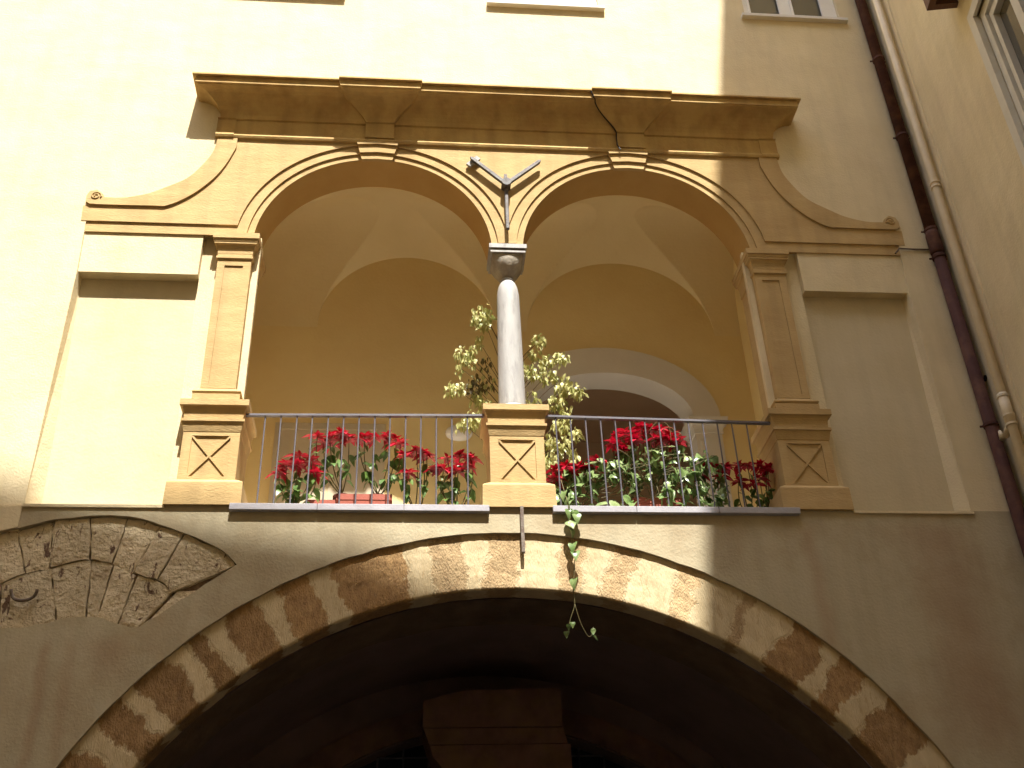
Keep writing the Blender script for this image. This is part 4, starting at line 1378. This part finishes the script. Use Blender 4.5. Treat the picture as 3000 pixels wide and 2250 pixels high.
shoot = [(1.40, .10, 6.30), (1.42, .02, 6.10), (1.425, -.075, 5.95), (1.43, -.082, 5.75), (1.445, -.07, 5.6), (1.455, -.06, 5.45), (1.44, -.06, 5.3), (1.425, -.05, 5.15), (1.43, -.04, 5.02), (1.39, -.02, 4.90), (1.36, -.01, 4.80)]
shoot = smoothstep_curve(shoot, 4)
tube(bm, shoot, .0038, 6)
tube(bm, smoothstep_curve([(1.43, -.04, 5.02), (1.47, -.03, 4.86), (1.53, -.02, 4.74), (1.57, -.02, 4.76), (1.58, -.02, 4.82)], 4), .0028, 5)
for k in range(3):      # loose loops over the blooms
    tube(bm, smoothstep_curve([(2.32 + .1 * k, .2, 6.9), (2.42 + .1 * k, .18, 7.0 - .06 * k), (2.52 + .05 * k, .18, 6.95 - .05 * k), (2.53 + .05 * k, .2, 6.78)], 5), .0032, 5)
finish(bm, "stems", M['stem'], IVY, smooth=True)
cnt = 0
while cnt < 275:
    x = rnd.uniform(1.26, 3.0)
    zt = along(topc, x)
    v = rnd.random() ** .85
    z = 6.00 + (zt - 6.00) * v
    if noise.noise(Vector((x * 4.2, z * 4.2, 3.3))) < -.16: continue
    if x > 2.93 and rnd.random() < .5: continue
    y = .02 + .17 * v + rnd.uniform(0, .14)
    # leaves hang with faces outwards
    az = math.pi + rnd.gauss(0, .9)
    el = rnd.uniform(-1.15, .15)
    put(rnd.choice(IV), IVY, (x, y, z), az, el, rnd.gauss(0, .5), rnd.uniform(.62, 1.12))
    cnt += 1
ivy_extra = []
while len(ivy_extra) < 250:
    x = rnd.uniform(1.27, 3.0)
    zt = along(topc, x)
    v = rnd.random() ** .8
    z = 5.97 + (zt - 5.97) * v
    if noise.noise(Vector((x * 4.2, z * 4.2, 3.3))) < -.22: continue
    if x > 2.93 and rnd.random() < .5: continue
    ivy_extra.append(((x, .06 + .18 * v + rnd.uniform(0, .26), z), math.pi + rnd.gauss(0, 1.0), rnd.uniform(-1.2, .1), rnd.gauss(0, .5), rnd.uniform(.6, 1.05)))
bm = bmesh.new()
for p, az, el, ro, sc_ in ivy_extra:
    me = rnd.choice(IV)
    q = Matrix.Translation(Vector(p)) @ (Matrix.Rotation(az, 3, 'Z') @ Matrix.Rotation(el, 3, 'X') @ Matrix.Rotation(ro, 3, 'Y')).to_4x4() @ Matrix.Scale(sc_, 4)
    vs = [bm.verts.new(q @ v.co) for v in me.vertices]
    for pl in me.polygons: bm.faces.new([vs[i] for i in pl.vertices])
tag(finish(bm, "foliage", M['ivy'], IVY, smooth=True, recalc=False), kind='stuff')
for i in range(3, len(shoot), 2):
    p = shoot[i]
    if i > 14 and i % 4: continue
    put(IV[i % 3], IVY, p, math.pi + rnd.uniform(-1.3, 1.3), rnd.uniform(-1.2, -.5), rnd.uniform(-.5, .5), rnd.uniform(.7, 1.0))
for p in ((1.36, -.02, 4.80), (1.37, -.03, 4.84), (1.34, -.02, 4.78), (1.575, -.03, 4.80), (1.57, -.02, 4.74), (1.40, -.03, 4.86)):
    put(IV[1], IVY, p, rnd.uniform(0, 6.28), rnd.uniform(-1.2, 0), 0, .6)
for p in ((1.49, -.08, 5.86), (1.47, -.08, 5.90), (1.45, -.07, 5.58), (1.46, -.07, 5.50), (1.44, -.07, 5.24)):
    put(IV[0], IVY, p, math.pi + rnd.uniform(-.8, .8), rnd.uniform(-1.2, -.7), 0, .95)

# ---- ficus behind the column
pot(1.12, .95, 5.95, .19, .40, "large dark pot of the ficus behind the central pedestal", M['pot'])
FIC = empty("ficus_tree", (1.12, .95, 6.3), "thin variegated ficus tree with cream edged leaves spreading behind the marble column", "tree")
clusters = [  # x, y, z, rx, rz, n, dry
    (.70, .30, 8.32, .105, .125, 70, 0), (.68, .45, 8.10, .05, .06, 12, 0), (.76, .8, 8.10, .08, .08, 16, 1),
    (.55, .72, 8.14, .11, .06, 34, 0), (.58, .7, 8.02, .08, .04, 16, 0), (.49, .7, 7.93, .05, .03, 9, 0),
    (.44, .68, 7.66, .12, .06, 36, 0), (.63, .72, 7.72, .07, .13, 40, 1), (.66, .75, 7.60, .06, .05, 14, 0), (.78, .8, 7.85, .08, .15, 22, 1),
    (.72, .7, 7.5, .1, .06, 18, 0), (.62, .62, 7.25, .10, .09, 50, 0), (.50, .62, 7.20, .06, .06, 16, 0),
    (1.36, .78, 8.34, .07, .08, 26, 0), (1.27, .78, 8.20, .07, .06, 16, 0), (1.24, .8, 7.98, .10, .09, 34, 0), (1.42, .75, 8.06, .09, .07, 34, 0),
    (1.56, .72, 8.10, .10, .06, 34, 0), (1.42, .75, 7.88, .12, .07, 34, 0), (1.60, .72, 7.72, .12, .06, 44, 0), (1.74, .70, 7.66, .07, .06, 26, 0),
    (1.60, .74, 7.86, .06, .05, 14, 0), (1.50, .72, 7.56, .10, .07, 32, 0), (1.60, .7, 7.38, .07, .07, 28, 0), (1.50, .68, 7.22, .09, .07, 30, 0),
    (1.66, .66, 7.12, .06, .06, 20, 0), (1.40, .66, 7.02, .10, .08, 36, 0), (1.54, .64, 6.98, .08, .08, 26, 0), (1.38, .62, 6.80, .08, .10, 34, 0),
    (1.62, .62, 6.86, .06, .05, 14, 0), (1.36, .62, 6.58, .06, .10, 24, 1), (1.22, .8, 7.6, .09, .12, 22, 0), (1.28, .75, 7.3, .08, .1, 24, 0)]
bm = bmesh.new()
trunk = [Vector(p) for p in ((1.12, .95, 6.3), (1.10, .93, 6.8), (1.06, .92, 7.3), (1.02, .90, 7.8), (.95, .86, 8.3), (.82, .82, 8.6))]
tk = [Vector(p) for p in smoothstep_curve(trunk, 5)]
tube(bm, tk, [.018 - .013 * i / (len(tk) - 1) for i in range(len(tk))], 8)
for (x, y, z, rx, rz, n, dry) in clusters:
    zb = min(8.3, max(6.5, z - .35 - abs(x - 1.05) * .35))
    b = min(tk, key=lambda p: abs(p.z - zb))
    tube(bm, curve_pts(b, (x, y, z), (0, 0, .06), 7), [.006 - .004 * i / 7 for i in range(8)], 5)
finish(bm, "trunk", M['bark'], FIC, smooth=True)
allv = []
for ci, (x, y, z, rx, rz, n, dry) in enumerate(clusters):
    for i in range(int(n * 1.5)):
        a = rnd.uniform(0, 6.28); q = rnd.random() ** .5
        p = (x + rx * q * math.cos(a), y + rnd.uniform(-.09, .09), z + rz * q * math.sin(a))
        allv.append((p, rnd.uniform(0, 6.28), rnd.uniform(-1.35, -.35), rnd.gauss(0, .4), rnd.uniform(.8, 1.25), dry and rnd.random() < .75))
rnd.shuffle(allv)
for p, az, el, ro, s, dry in allv[:296]:
    put(FD[0] if dry else rnd.choice(FI), FIC, p, az, el, ro, s)
bm = bmesh.new()
for p, az, el, ro, s, dry in allv[296:]:
    me = FD[0] if dry else rnd.choice(FI)
    q = Matrix.Translation(Vector(p)) @ (Matrix.Rotation(az, 3, 'Z') @ Matrix.Rotation(el, 3, 'X') @ Matrix.Rotation(ro, 3, 'Y')).to_4x4() @ Matrix.Scale(s, 4)
    vs = [bm.verts.new(q @ v.co) for v in me.vertices]
    for pl in me.polygons:
        f = bm.faces.new([vs[i] for i in pl.vertices]); f.material_index = 1 if dry else 0
fo = finish(bm, "foliage", M['ficus'], FIC, smooth=True, recalc=False)
fo.data.materials.append(M['dryleaf'])
tag(fo, kind='stuff')
